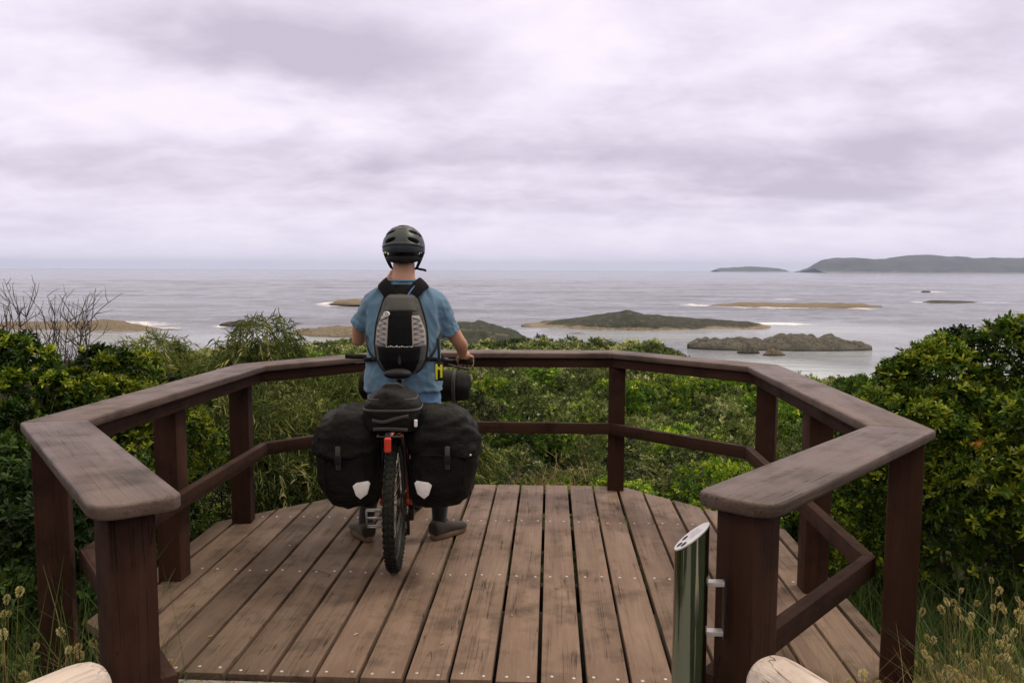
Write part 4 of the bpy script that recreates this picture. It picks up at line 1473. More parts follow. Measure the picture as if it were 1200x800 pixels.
def build_heath():
    rng = np.random.default_rng(5)
    protos = {}

    def proto(kind, k):
        if kind == 'lime':
            lob = lumpy(rnd_lobes(rng, 0.62, 0.95, 6), 26, rng, (.09, .17), .1)
            f = rosettes(lob, 900, 9, 0.044, 0.014, rng, 0.55, tips=0.30); mt = M['leaf_lime']; bl = None
            lab = 'fresh green low shrub with lime tips in the heath beyond the deck'
        elif kind == 'dark':
            lob = lumpy(rnd_lobes(rng, 0.66, 1.05, 6), 26, rng, (.10, .18), .1)
            f = rosettes(lob, 900, 9, 0.052, 0.018, rng, 0.55, tips=0.10); mt = M['leaf_gloss']; bl = None
            lab = 'dark green rounded shrub in the heath beyond the deck'
        elif kind == 'grey':
            lob = lumpy(rnd_lobes(rng, 0.64, 0.95, 6), 26, rng, (.09, .17), .1)
            f = rosettes(lob, 1000, 9, 0.040, 0.011, rng, 0.55, tips=0.22, wide=.4); mt = M['leaf_heath']; bl = None
            lab = 'grey green fine leaved shrub in the heath beyond the deck'
        else:
            lob = lumpy(rnd_lobes(rng, 0.62, 0.95, 6), 26, rng, (.09, .17), .1)
            f = rosettes(lob, 900, 9, 0.042, 0.013, rng, 0.55, tips=0.15); mt = M['leaf_heath']
            bl = rosettes(lob[-9:], 70, 7, 0.022, 0.015, rng, 0.95, tips=.4, spread=(50, 95), up=1.0)
            lab = 'grey green shrub dotted with whitish blossom in the heath beyond the deck'
        t = shrub('heath_shrub', lab, 'shrub', (0, 0, 0), f, mt, stems_bm(lob[:5], (0, 0, 0), rng, 0.014, 1), 'heath shrubs ' + kind, bl)
        return t
    for kind in ('lime', 'dark', 'grey', 'bloom'):
        protos[kind] = [proto(kind, k) for k in range(3)]
    used = set()
    groups = {'lime': 'fresh green shrubs in the heath', 'dark': 'dark green shrubs in the heath', 'grey': 'grey green shrubs in the heath', 'bloom': 'whitish blossoming shrubs in the heath'}
    y = 6.75
    count = 0
    while y < 27:
        sp = 0.92 + (y - 6.5) * 0.048
        x0, x1 = -0.62 * y - .5, 0.44 * y + .3
        x = x0 + rng.uniform(0, sp)
        while x < x1:
            xx, yy = x + rng.normal() * .16 * sp, y + rng.normal() * .2 * sp
            x += sp * rng.uniform(.85, 1.15)
            if yy < 9.2 and xx < -0.75: continue
            if xx / yy < -0.36 and yy < 12.0: continue
            if yy < 6.55: yy = 6.6
            s = (0.80 + (yy - 6.5) * 0.036) * rng.uniform(.72, 1.38)
            h = rng.uniform(.75, 1.25)
            u = rng.random()
            px = 645 + 950 * xx / yy
            if yy < 9.3 and px > 690: kind = 'lime' if u < .78 else 'grey'
            elif yy < 8.4: kind = 'bloom' if u < .5 else ('grey' if u < .7 else 'lime')
            elif yy < 13: kind = 'lime' if u < .40 else ('dark' if u < .66 else ('bloom' if u < .86 else 'grey'))
            elif yy < 19: kind = 'lime' if u < .22 else ('dark' if u < .45 else ('bloom' if u < .68 else 'grey'))
            else: kind = 'dark' if u < .34 else ('bloom' if u < .50 else 'grey')
            k = int(rng.integers(0, 3))
            t = protos[kind][k]
            loc = (xx, yy, gz(xx, yy) - 0.05)
            z_top = 1.6 - 0.098 * yy          # nothing in the heath rises over the handrail line
            hs = min(s * h, max(0.35, (z_top - loc[2]) / 1.12))
            if (kind, k) not in used:
                used.add((kind, k))
                t.location = loc; t.rotation_euler = (0, 0, rng.uniform(0, 6.28)); t.scale = (s, s, hs)
                t['group'] = groups[kind]
            else:
                copy_thing(t, loc, rng.uniform(0, 6.28), (s, s, hs), None, groups[kind])
            count += 1
        y += sp * 0.86
    # whatever prototype found no place is dropped
    for kind in protos:
        for k, t in enumerate(protos[kind]):
            if (kind, k) not in used:
                for ch in list(t.children): bpy.data.objects.remove(ch)
                bpy.data.objects.remove(t)
    # the heath further down the slope reads as one mass
    Vs, Qs, Ts, nv = [], [], [], 0
    base = []
    for k in range(5):
        lob = rnd_lobes(rng, 0.75, 1.0, 6)
        base.append(rosettes(lob, 150, 4, 0.15, 0.065, rng, 0.6, tips=0.16))
    y = 25.5
    while y < 112:
        sp = 1.05 + (y - 25) * 0.017
        x = -1.25 * y
        while x < 1.0 * y:
            xx, yy = x + rng.normal() * .3, y + rng.normal() * .35
            x += sp * rng.uniform(.8, 1.2)
            V, Q, T = base[int(rng.integers(0, 5))]
            s = (0.8 + (yy - 25) * 0.010) * rng.uniform(.75, 1.3)
            a = rng.uniform(0, 6.28)
            ca, sa = math.cos(a), math.sin(a)
            W = np.stack([(V[:, 0] * ca - V[:, 1] * sa) * s + xx, (V[:, 0] * sa + V[:, 1] * ca) * s + yy, V[:, 2] * s * rng.uniform(.6, 1.05) + gz(xx, yy) - .1], 1)
            Vs.append(W); Qs.append(Q + nv); nv += len(V)
            Ts.append(np.clip(T + rng.normal(0, .20), 0, 1))
        y += sp * 0.9
    for i in range(520):
        yy = rng.uniform(5, 26); q = rng.uniform(.62, 1.5) * (1 if rng.random() < .5 else -1)
        xx = q * yy
        V, Q, T = base[int(rng.integers(0, 5))]
        s = rng.uniform(.9, 1.4)
        W = np.stack([V[:, 0] * s + xx, V[:, 1] * s + yy, V[:, 2] * s + gz(xx, yy) - .1], 1)
        Vs.append(W); Qs.append(Q + nv); nv += len(V); Ts.append(np.clip(T + rng.normal(0, .2), 0, 1))
    for i in range(150):
        a = rng.uniform(0, 6.28); r = rng.uniform(4.5, 15)
        xx, yy = r * math.cos(a), r * math.sin(a)
        if yy > 0.4: continue
        V, Q, T = base[int(rng.integers(0, 5))]
        s = rng.uniform(1.8, 2.8)
        W = np.stack([V[:, 0] * s + xx, V[:, 1] * s + yy, V[:, 2] * s * 1.2 - .1], 1)
        Vs.append(W); Qs.append(Q + nv); nv += len(V); Ts.append(T)
    o = obj('heath_vegetation', np_mesh('heath_vegetation', np.concatenate(Vs), np.concatenate(Qs), {'tint': np.concatenate(Ts)}), M['leaf_heath'], smooth=False)
    tag(o, 'low grey green heath covering the slope down to the shore', 'heath', kind='stuff')
    return count


build_heath()


# ------------------------------------------------------------------ grass, straw and bunny tails
def blades(P, H, lean, W, rng, segs=4):
    """Arching grass blades as bent strips."""
    n = len(P)
    a = rng.uniform(0, 2 * np.pi, n)
    dirh = np.stack([np.cos(a), np.sin(a), np.zeros(n)], 1)
    side = np.stack([-np.sin(a), np.cos(a), np.zeros(n)], 1)
    V = []
    for k in range(segs + 1):
        t = k / segs
        c = P + dirh * (lean * t ** 1.8)[:, None] + np.outer(H * (t - 0.30 * (lean / np.maximum(H, .01)) * t ** 2.4), np.ones(3)) * np.array([0, 0, 1.0])
        w = (W * (1 - t * 0.92) * 0.5)[:, None]
        V.append(c + side * w); V.append(c - side * w)
    V = np.stack(V, 1).reshape(-1, 3)
    i = np.arange(n)[:, None] * (2 * (segs + 1))
    Q = np.concatenate([i + np.array([[2 * k, 2 * k + 1, 2 * k + 3, 2 * k + 2]]) for k in range(segs)], 1).reshape(-1, 4)
    return V, Q, np.repeat(np.clip(rng.normal(.42, .22, n), 0, 1), segs)


def build_grass():
    rng = np.random.default_rng(9)

    def region(n, xr, yr, excl=None):
        P = np.stack([rng.uniform(*xr, n), rng.uniform(*yr, n), np.zeros(n)], 1)
        if excl is not None: P = P[~excl(P[:, 0], P[:, 1])]
        P[:, 2] = ground_z(P[:, 0], P[:, 1]) - .02
        return P
    deck = lambda x, y: (x > -2.18) & (x < 1.55) & (y > 2.95) & (y < 6.05) & (x - y > -7.15) & (x + y < 6.6)
    path = lambda x, y: deck(x, y) | ((x > -1.35) & (x < 0.95) & (y < 3.05))
    jobs = [(5200, (1.35, 4.2), (1.9, 4.6), path), (900, (1.5, 2.4), (4.5, 6.2), path), (2600, (1.9, 5.2), (4.3, 8.2), path), (3400, (-4.2, -1.3), (2.0, 4.6), path), (1800, (-3.4, -2.05), (4.4, 6.4), path), (1300, (-2.4, 2.0), (5.85, 6.9), path)]
    Vs, Qs, Ts, nv = [], [], [], 0
    for n, xr, yr, ex in jobs:
        P = region(n, xr, yr, ex)
        m = len(P)
        H = rng.uniform(.22, .80, m); ln = rng.uniform(.05, .45, m)
        V, Q, T = blades(P, H, ln, rng.uniform(.004, .010, m), rng)
        Vs.append(V); Qs.append(Q + nv); Ts.append(T); nv += len(V)
    o = obj('grass', np_mesh('grass', np.concatenate(Vs), np.concatenate(Qs), {'tint': np.concatenate(Ts)}), M['blade'], smooth=False)
    tag(o, 'long arching green grass around the deck', 'grass', kind='stuff')
    # a few broad strap leaves that arch out of the grass
    P = np.array([[2.05, 3.6, 0], [2.2, 3.9, 0], [1.95, 3.8, 0], [2.4, 3.7, 0], [2.5, 4.0, 0], [1.8, 4.2, 0], [-2.35, 3.1, 0], [-2.5, 3.3, 0], [-2.6, 3.0, 0], [2.7, 3.5, 0], [-2.2, 3.6, 0]])
    P = np.repeat(P, 5, 0) + rng.normal(size=(55, 3)) * np.array([.12, .12, 0])
    P[:, 2] = ground_z(P[:, 0], P[:, 1])
    V, Q, T = blades(P, rng.uniform(.5, .85, 55), rng.uniform(.3, .7, 55), rng.uniform(.012, .02, 55), rng, 8)
    o = obj('strap_grass', np_mesh('strap_grass', V, Q, {'tint': T * .8 + .1}), M['blade'], smooth=False)
    tag(o, 'broad arching strap leaves rising out of the grass', 'grass', kind='stuff')
    # dry straw
    P = np.concatenate([region(2600, (1.40, 3.0), (2.3, 3.9), path), region(2200, (1.40, 2.2), (2.3, 3.2), path), region(160, (0.85, 1.3), (2.35, 2.85)), region(300, (-2.6, -1.4), (2.3, 3.1), path)])
    m = len(P)
    V, Q, T = blades(P, rng.uniform(.16, .55, m), rng.uniform(.05, .45, m), rng.uniform(.0025, .0055, m), rng)
    o = obj('dry_grass', np_mesh('dry_grass', V, Q, {'tint': T}), M['straw'], smooth=False)
    tag(o, 'dry straw coloured grass tangled at the foot of the posts', 'grass', kind='stuff')

    # bunny tail heads on fine stalks
    def tails(n, xr, yr, hr, seed_mult=1.0, ex=None):
        P = region(n, xr, yr, ex)
        m = len(P)
        H = rng.uniform(*hr, m)
        a = rng.uniform(0, 6.28, m); l = rng.uniform(.02, .12, m)
        top = P + np.stack([np.cos(a) * l, np.sin(a) * l, H], 1)
        V, Q, T = [], [], []
        # stalk: thin crossed strips
        for ang in (0, math.pi / 2):
            s = np.array([math.cos(ang), math.sin(ang), 0]) * .0011
            mid = (P + top) / 2 + np.array([0, 0, .02])
            q = np.stack([P + s, P - s, mid - s, mid + s, top - s, top + s], 1)
            V.append(q.reshape(-1, 3))
        i = np.arange(m)[:, None] * 6
        Qs1 = np.concatenate([i + np.array([[0, 1, 2, 3]]), i + np.array([[3, 2, 4, 5]])], 1).reshape(-1, 4)
        SV = np.concatenate(V); SQ = np.concatenate([Qs1, Qs1 + m * 6])
        # fluffy head: bristles round an egg
        per = 60
        c = np.repeat(top, per, 0)
        ax = np.repeat(unit(np.stack([np.cos(a) * .5, np.sin(a) * .5, np.ones(m)], 1)), per, 0)
        sz = np.repeat(rng.uniform(.75, 1.25, m), per)
        t = rng.random(m * per)
        d = rand_dirs(m * per, rng)
        d = unit(d - ax * np.sum(d * ax, -1, keepdims=True))
        hl = 0.034 * sz; rad = 0.0105 * sz * np.sin(np.pi * np.clip(t * .85 + .08, 0, 1)) ** .7
        b = c + ax * (hl * t)[:, None] + d * (rad * .55)[:, None]
        HV, HQ = leaf_arrays(b, d * .9 + ax * 1.0, np.cross(d, ax) + d * .2, rad * .75 + .003, np.full(m * per, .0052) * sz, .6, 0.0)
        return SV, SQ, HV, HQ, np.repeat(np.repeat(rng.random(m), per), 2)
    sets = [tails(330, (1.42, 2.5), (2.4, 3.3), (.14, .48), ex=path), tails(130, (1.50, 2.6), (2.8, 4.0), (.30, .72), ex=path), tails(26, (0.90, 1.2), (2.45, 2.75), (.14, .32)),
            tails(60, (-2.05, -1.40), (2.25, 2.75), (.12, .44), ex=path), tails(26, (-2.5, -1.95), (2.6, 3.3), (.35, .68), ex=path)]
    SV, SQ, HV, HQ, HT = [], [], [], [], []
    a = b = 0
    for s in sets:
        SV.append(s[0]); SQ.append(s[1] + a); a += len(s[0])
        HV.append(s[2]); HQ.append(s[3] + b); HT.append(s[4]); b += len(s[2])
    t = thing('bunny_tail_grass', 'cream bunny tail seed heads on thin stalks in the grass beside the posts', 'grass')
    t['kind'] = 'stuff'
    SQc = np.concatenate(SQ)
    obj('stalk', np_mesh('stalk', np.concatenate(SV), SQc, {'tint': np.full(len(SQc), .6)}), M['straw'], t, smooth=False)['kind'] = 'stuff'
    obj('seed_head', np_mesh('seed_head', np.concatenate(HV), np.concatenate(HQ), {'tint': np.concatenate(HT)}), M['seed'], t, smooth=False)['kind'] = 'stuff'


build_grass()


# ------------------------------------------------------------------ touring bicycle (local frame: +y forward, +x right)
BIKE = ((-0.815, 4.19, 0.0), 0.08)


def build_bicycle():
    t = thing('bicycle', 'orange red touring bicycle loaded with black bags, standing on the deck', 'bicycle', *BIKE)

    def tubes(name, mat, paths, parent=t, seg=12):
        bm = bmesh.new()
        for pts, r in paths:
            bm_tube(bm, pts, r, seg)
        return obj(name, bm, mat, parent)
    tubes('frame', M['frame_paint'], [
        ([(0, .44, .31), (0, .27, .86)], .0175), ([(0, .295, .79), (0, .55, .815), (0, .935, .85)], .0175), ([(0, .965, .735), (0, .44, .31)], .021),
        ([(0, .915, .905), (0, .985, .70)], .024), ([(-.036, .44, .31), (.036, .44, .31)], .024),
        ([(-.066, 0, .36), (-.060, .12, .34), (-.03, .40, .312)], .0105), ([(.066, 0, .36), (.060, .12, .34), (.03, .40, .312)], .0105),
        ([(-.066, 0, .36), (-.055, .16, .57), (-.030, .295, .78)], .0095), ([(.066, 0, .36), (.055, .16, .57), (.030, .295, .78)], .0095),
        ([(-.066, -.012, .365), (-.066, .03, .365)], .019), ([(.066, -.012, .365), (.066, .03, .365)], .019),
        ([(-.04, .20, .625), (.04, .20, .625)], .009)])
    # steering assembly turned slightly to the right
    steer = Matrix.Translation((0, .95, 0)) @ Matrix.Rotation(-0.177, 4, 'Z') @ Matrix.Translation((0, -.95, 0))

    def st(p): return steer @ Vector(p)
    tubes('fork', M['frame_paint'], [([st((0, .985, .71)), st((0, 1.005, .68))], .022), ([st((-.058, 1.0, .685)), st((.058, 1.0, .685))], .017),
                                     ([st((-.058, 1.0, .69)), st((-.058, 1.07, .50)), st((-.058, 1.12, .36))], [.016, .014, .010]),
                                     ([st((.058, 1.0, .69)), st((.058, 1.07, .50)), st((.058, 1.12, .36))], [.016, .014, .010])])
    tubes('stem', M['black_metal'], [([st((0, .912, .905)), st((0, .905, .955))], .017), ([st((0, .908, .945)), st((0, .93, 1.0))], .016), ([st((-.03, .93, 1.0)), st((.03, .93, 1.0))], .02)])
    tilt = 0.03
    zb = lambda x: 1.030 - x * tilt
    bar = [(-.41, .885, zb(-.41)), (-.28, .905, zb(-.28)), (-.13, .925, zb(-.13) - .012), (-.05, .93, 1.003), (.05, .93, 1.003), (.13, .925, zb(.13) - .012), (.28, .905, zb(.28)), (.41, .885, zb(.41))]
    hb = tubes('handlebar', M['black_metal'], [([st(p) for p in bar], .0125)])
    for s in (-1, 1):
        a, b = Vector((s * .285, .904, zb(s * .285))), Vector((s * .412, .885, zb(s * .412)))
        bm = bmesh.new()
        pts = [a + (b - a) * k / 16 for k in range(17)]
        bm_tube(bm, [st(p) for p in pts], [.0155 + .0012 * (k % 2) for k in range(17)], 14)
        bm_tube(bm, [st(b - (b - a) * .03), st(b + (b - a) * .02)], .0175, 14)
        obj('grip', bm, M['rubber'], hb)
        tubes('brake_lever', M['black_metal'], [([st((s * .235, .91, zb(s * .235) - .01)), st((s * .245, .945, zb(s * .24) - .03)), st((s * .30, .968, zb(s * .3) - .045)), st((s * .375, .962, zb(s * .37) - .055))], .006),
                                                ([st((s * .215, .912, zb(s * .215))), st((s * .25, .907, zb(s * .25)))], .019)], hb)
    bm = bmesh.new()
    bm_tube(bm, [st((-.19, .925, 1.03)), st((-.16, .96, 1.06)), st((-.06, 1.0, .98)), st((0, .99, .80))], .003, 6)
    bm_tube(bm, [st((.19, .925, 1.01)), st((.17, .98, 1.04)), st((.05, 1.01, .96)), st((0, .99, .78))], .003, 6)
    obj('brake_cable', bm, M['black'], hb)

    def wheel(center, Mx):
        w = bpy.data.objects.new('wheel', None); link(w, t); w.empty_display_size = .1
        w.matrix_local = Mx @ Matrix.Translation(center)
        rot = Matrix.Rotation(R(90), 4, 'Y')
        bm = bmesh.new()
        Rm, r = 0.328, 0.0285
        bm_lathe(bm, [(Rm + r * math.cos(a), r * 1.02 * math.sin(a)) for a in np.linspace(0, 2 * math.pi, 17)[:-1]], 72, rot, close=True)
        n = 64
        for k in range(n):
            for row, (ang, odd) in enumerate(((-.92, 0), (-.34, 1), (.34, 1), (.92, 0))):
                th = 2 * math.pi * (k + .5 * odd) / n
                rr = Rm + (r + .0016) * math.cos(ang); xx = (r + .0016) * math.sin(ang)
                q = Matrix.Rotation(th, 3, 'X') @ Matrix.Rotation(-ang, 3, 'Y')
                c = Matrix.Rotation(th, 3, 'X') @ Vector((xx, 0, rr))
                bm_box(bm, c, (.0125 if odd else .011, .014, .0075), q)
        obj('tyre', bm, M['rubber'], w, smooth='auto')
        bm = bmesh.new()
        bm_lathe(bm, [(.306, -.013), (.306, .013), (.298, .013), (.286, .008), (.284, 0), (.286, -.008), (.298, -.013)], 64, rot, close=True)
        obj('rim', bm, M['black_metal'], w)
        bm = bmesh.new()
        for k in range(32):
            th = 2 * math.pi * k / 32
            sx = -.026 if k % 2 else .026
            th2 = th + (0.55 if (k // 2) % 2 else -.55)
            bm_tube(bm, [(sx, .024 * math.sin(th2), .024 * math.cos(th2)), (0, .287 * math.sin(th), .287 * math.cos(th))], .0011, 5)
        obj('spoke', bm, M['alloy'], w)
        bm = bmesh.new()
        bm_lathe(bm, [(0, -.062), (.009, -.062), (.009, -.03), (.026, -.028), (.026, -.022), (.014, -.018), (.014, .018), (.026, .022), (.026, .028), (.009, .03), (.009, .062), (0, .062)], 20, rot)
        obj('hub', bm, M['alloy'], w)
        bm = bmesh.new()
        bm_lathe(bm, [(.055, -.0375), (.080, -.0375), (.080, -.0355), (.055, -.0355)], 40, rot, close=True)
        obj('brake_disc', bm, M['chain'], w)
    wheel((0, 0, .36), Matrix.Identity(4))
    wheel((0, 1.12, .36), steer)
    # drivetrain
    rotx = Matrix.Rotation(R(90), 4, 'Y')
    bm = bmesh.new()
    bm_lathe(bm, [(.06, .046), (.078, .046), (.078, .050), (.06, .050)], 40, Matrix.Translation((0, .44, .31)) @ rotx, close=True)
    for k in range(5):
        a = 2 * math.pi * k / 5
        bm_tube(bm, [(.048, .44, .31), (.048, .44 + .066 * math.sin(a), .31 + .066 * math.cos(a))], .006, 6)
    cs = obj('crankset', bm, M['black_metal'], t)
    # cranks: left arm down, right arm up
    ang = R(-33)
    dl = Vector((0, math.sin(ang), -math.cos(ang)))
    B = Vector((0, .44, .31))
    tubes('crank_arm', M['black_metal'], [([B + Vector((-.068, 0, 0)), B + dl * .17 + Vector((-.085, 0, 0))], [.015, .010])], cs)
    tubes('crank_arm', M['black_metal'], [([B + Vector((.068, 0, 0)), B - dl * .17 + Vector((.085, 0, 0))], [.015, .010])], cs)
    for s, P in ((-1, B + dl * .17 + Vector((-.085, 0, 0))), (1, B - dl * .17 + Vector((.085, 0, 0)))):
        pd = bmesh.new()
        q = Matrix.Rotation(R(-78) if s < 0 else 0, 3, 'X')
        c = P + Vector((s * .070, 0, 0))
        w, l = .052, .052
        for yy in (-l, l, ):
            pts = [c + q @ Vector((x, yy, z)) for x, z in ((-w, .010), (w, .010), (w, -.010), (-w, -.010))]
            bm_tube(pd, pts, .0052, 6, closed=True)
        for xx in (-w, w):
            bm_tube(pd, [c + q @ Vector((xx, -l, .010)), c + q @ Vector((xx, l, .010))], .0042, 6)
            bm_tube(pd, [c + q @ Vector((xx, -l, -.010)), c + q @ Vector((xx, l, -.010))], .0042, 6)
        bm_tube(pd, [P, c + Vector((s * w, 0, 0))], .0095, 10)
        obj('pedal', pd, M['alloy'], cs)
    bm = bmesh.new()
    for i, r in enumerate((.058, .052, .046, .040, .034, .028, .022)):
        bm_lathe(bm, [(.014, .030 + i * .0042), (r, .030 + i * .0042), (r, .0322 + i * .0042), (.014, .0322 + i * .0042)], 28, Matrix.Translation((0, 0, .36)) @ rotx, close=True)
    obj('cassette', bm, M['chain'], t)
    bm = bmesh.new()
    ch = [(.048, .44, .388), (.044, .2, .385), (.042, 0, .405), (.042, -.045, .365), (.044, -.02, .31), (.05, .02, .285), (.05, .055, .262), (.05, .03, .205), (.05, .075, .185), (.05, .25, .215), (.048, .44, .232), (.048, .515, .30), (.048, .49, .37)]
    bm_tube(bm, spline(ch + [ch[0]], 5), .0042, 6, flat=1.3)
    obj('chain', bm, M['chain'], t)
    bm = bmesh.new()
    bm_box(bm, (.082, .005, .305), (.030, .045, .075), Matrix.Rotation(.3, 3, 'X'), .008)
    bm_box(bm, (.062, .048, .225), (.014, .030, .115), Matrix.Rotation(.25, 3, 'X'), .005)
    bm_tube(bm, [(.088, .02, .335), (.098, -.055, .33), (.095, -.06, .40), (.075, .05, .44)], .0032, 6)
    for c in ((.05, .055, .262), (.05, .035, .190)):
        bm_lathe(bm, [(0, -.005), (.021, -.005), (.021, .005), (0, .005)], 16, Matrix.Translation(c) @ rotx)
    obj('derailleur', bm, M['black_metal'], t, smooth='auto')
    # saddle on its post
    tubes('seat_post', M['black_metal'], [([(0, .275, .845), (0, .232, .985)], .0145)])
    bm = bmesh.new()
    secs = []
    for u, w, h, z in [(.105, .035, .012, 1.032), (.115, .064, .020, 1.032), (.15, .076, .026, 1.030), (.20, .070, .026, 1.027), (.26, .044, .024, 1.023), (.33, .026, .022, 1.022), (.38, .019, .018, 1.020), (.395, .010, .010, 1.017)]:
        secs.append(((0, u, z), (w, 0, 0), (0, 0, h)))
    bm_loft(bm, secs, 20, 2.4)
    sd_ = obj('saddle', bm, M['black'], t)
    tubes('saddle_rail', M['alloy'], [([(s * .022, .14, 1.005), (s * .022, .20, .985), (s * .022, .27, .985), (s * .012, .34, 1.005)], .0035) for s in (-1, 1)], sd_)
    # rear carrier
    rk = []
    for s in (-1, 1):
        rk += [([(s * .078, .0, .385), (s * .066, -.06, .60), (s * .058, -.10, .768)], .0055), ([(s * .078, .0, .385), (s * .066, .05, .60), (s * .058, .10, .768)], .0055),
               ([(s * .058, -.27, .772), (s * .058, .15, .772)], .0055), ([(s * .058, .15, .772), (s * .03, .285, .79)], .0045)]
    rk += [([(-.058, y, .772), (.058, y, .772)], .005) for y in (-.27, -.1, .04, .15)]
    tubes('luggage_rack', M['black_metal'], rk, t, 8)
    bm = bmesh.new()
    bm_box(bm, (-.004, -.288, .735), (.034, .026, .075), None, .010, 3)
    obj('tail_light', bm, M['red_lens'], t, smooth='auto')
    bm = bmesh.new()
    bm_box(bm, (-.004, -.272, .742), (.024, .02, .06), None, .004)
    obj('light_mount', bm, M['black'], t, smooth='auto')


build_bicycle()


# ------------------------------------------------------------------ bags on the bicycle
def crumple(scale, amp, seed=0.0, sharp=True):
    def f(c, n):
        q = Vector((c.x * scale + seed, c.y * scale, c.z * scale * 1.5))
        v = mnoise.fractal(q, 0.9, 2.1, 4)
        if sharp:
            v = 0.45 - abs(mnoise.noise(q * 0.8 + Vector((3, 1, 2)))) * 1.6 + v * 0.5
        return v * amp
    return f


def build_pannier(x0, x1, side, lab, seed):
    t = thing('pannier', lab, 'pannier', *BIKE, group=None)
    xc, hw = (x0 + x1) / 2, (x1 - x0) / 2
    yc, hd = -0.02, 0.165

    def sec(z, fw, fd, sx=0.0, sy=0.0):
        return ((xc + sx, yc + sy, z), (hw * fw, 0, 0), (0, hd * fd, 0))
    prof = [(.385, .45, .50, -.05), (.392, .66, .72, -.035), (.415, .80, .86, -.022), (.45, .89, .95, -.012), (.50, .96, 1.0, -.004), (.58, 1.0, 1.02, 0), (.66, 1.0, 1.0, 0), (.73, .97, .97, 0), (.79, .92, .92, 0), (.83, .84, .82, 0), (.85, .6, .6, 0)]
    zs = spline([(p[0], p[1], p[2], p[3]) for p in prof], 4)
    bm = bmesh.new()
    bm_loft(bm, [sec(q[0], q[1], q[2], -side * q[3] * -1 if False else side * q[3]) for q in zs], 56, 3.6)
    me = bpy.data.meshes.new('bag_body')
    bmesh.ops.recalc_face_normals(bm, faces=bm.faces); bm.to_mesh(me); bm.free()
    displace(me, lambda c, n: crumple(6.5, .012, seed)(c, n) + .010 * mnoise.noise(Vector((c.x * 26 + seed, c.y * 22, c.z * 34))))
    obj('bag_body', me, M['bag'], t)
    # roll / hood over the top, slumping outwards
    bm = bmesh.new()
    prof = [(.665, 1.00, 1.04), (.66, 1.05, 1.08), (.69, 1.07, 1.09), (.75, 1.05, 1.07), (.80, 1.0, 1.02), (.84, .90, .95), (.868, .72, .82), (.885, .46, .62), (.89, .2, .3)]
    zs = spline(prof, 4)
    bm_loft(bm, [((xc + side * (.012 - (q[0] - .66) * .16), yc, q[0]), (hw * q[1], 0, 0), (0, hd * q[2], 0)) for q in zs], 56, 3.2)
    me = bpy.data.meshes.new('hood')
    bmesh.ops.recalc_face_normals(bm, faces=bm.faces); bm.to_mesh(me); bm.free()
    displace(me, lambda c, n: crumple(8.5, .022, seed + 5)(c, n) + .011 * mnoise.noise(Vector((c.x * 24 + seed, c.y * 24, c.z * 38))))
    obj('hood', me, M['bag'], t)
    # straps and buckle
    yr = yc - hd * 1.02
    bm = bmesh.new()
    bm_tube(bm, [(xc + side * .03, yr - .022, .72), (xc + side * .03, yr - .022, .66), (xc + side * .03, yr - .012, .60)], .012, 8, flat=.22, up=(1, 0, 0))
    obj('strap', bm, M['bag_band'], t)
    bm = bmesh.new()
    bm_box(bm, (xc + side * .03, yr - .022, .652), (.036, .012, .045), None, .004)
    obj('buckle', bm, M['black'], t, smooth='auto')
    # stitched rib of the outer pocket
    bm = bmesh.new()
    pts = []
    for a in np.linspace(0, math.pi * 1.0, 15):
        pts.append((xc + hw * .62 * math.cos(a) * side, yr + .004 + .006 * abs(math.cos(a)), .56 - .125 * math.sin(a) ** .7))
    bm_tube(bm, [(pts[0][0], yr + .006, .655)] + pts + [(pts[-1][0], yr + .006, .655)], .0035, 6)
    obj('piping', bm, M['pack_black'], t)
    # white reflector on the rear face
    rx = xc - side * hw * .52
    bm = bmesh.new()
    pent = [(-.043, .022), (-.026, .036), (.034, .046), (.045, .034), (.030, -.020), (-.004, -.046), (-.028, -.026)]
    if side > 0: pent = [(-a, b) for a, b in pent]
    ys = yr - .016
    M4 = Matrix.Translation((rx, ys, .495)) @ Matrix.Rotation(R(90), 4, 'X')
    tmp = bmesh.new()
    bm_prism(tmp, pent, .004, -.010, .003, 2)
    bmesh.ops.transform(tmp, matrix=M4, verts=tmp.verts)
    merge(bm, tmp)
    obj('reflector', bm, M['reflector'], t, smooth='auto')
    if side > 0:
        bm = bmesh.new()
        bm_box(bm, (x1 - .035, yr + .008, .668), (.018, .012, .009), Matrix.Rotation(-.5, 3, 'Y'), .002)
        obj('strap_tip', bm, M['reflector'], t, smooth='auto')
    t.location.z = -.010
    for dy in (-.08, .08):
        bm = bmesh.new()
        bm_box(bm, (xc - side * (hw - .006), yc + dy, .79), (.03, .03, .06), None, .005)
        obj('mounting_hook', bm, M['black'], t, smooth='auto')
    return t


build_pannier(-.395, -.072, -1, 'black pannier on the side of the rear wheel with the silver cage pedal below it', 1.0)
build_pannier(.078, .432, 1, 'black pannier on the chain side, beside the rider\'s sideways turned shoe', 9.0)


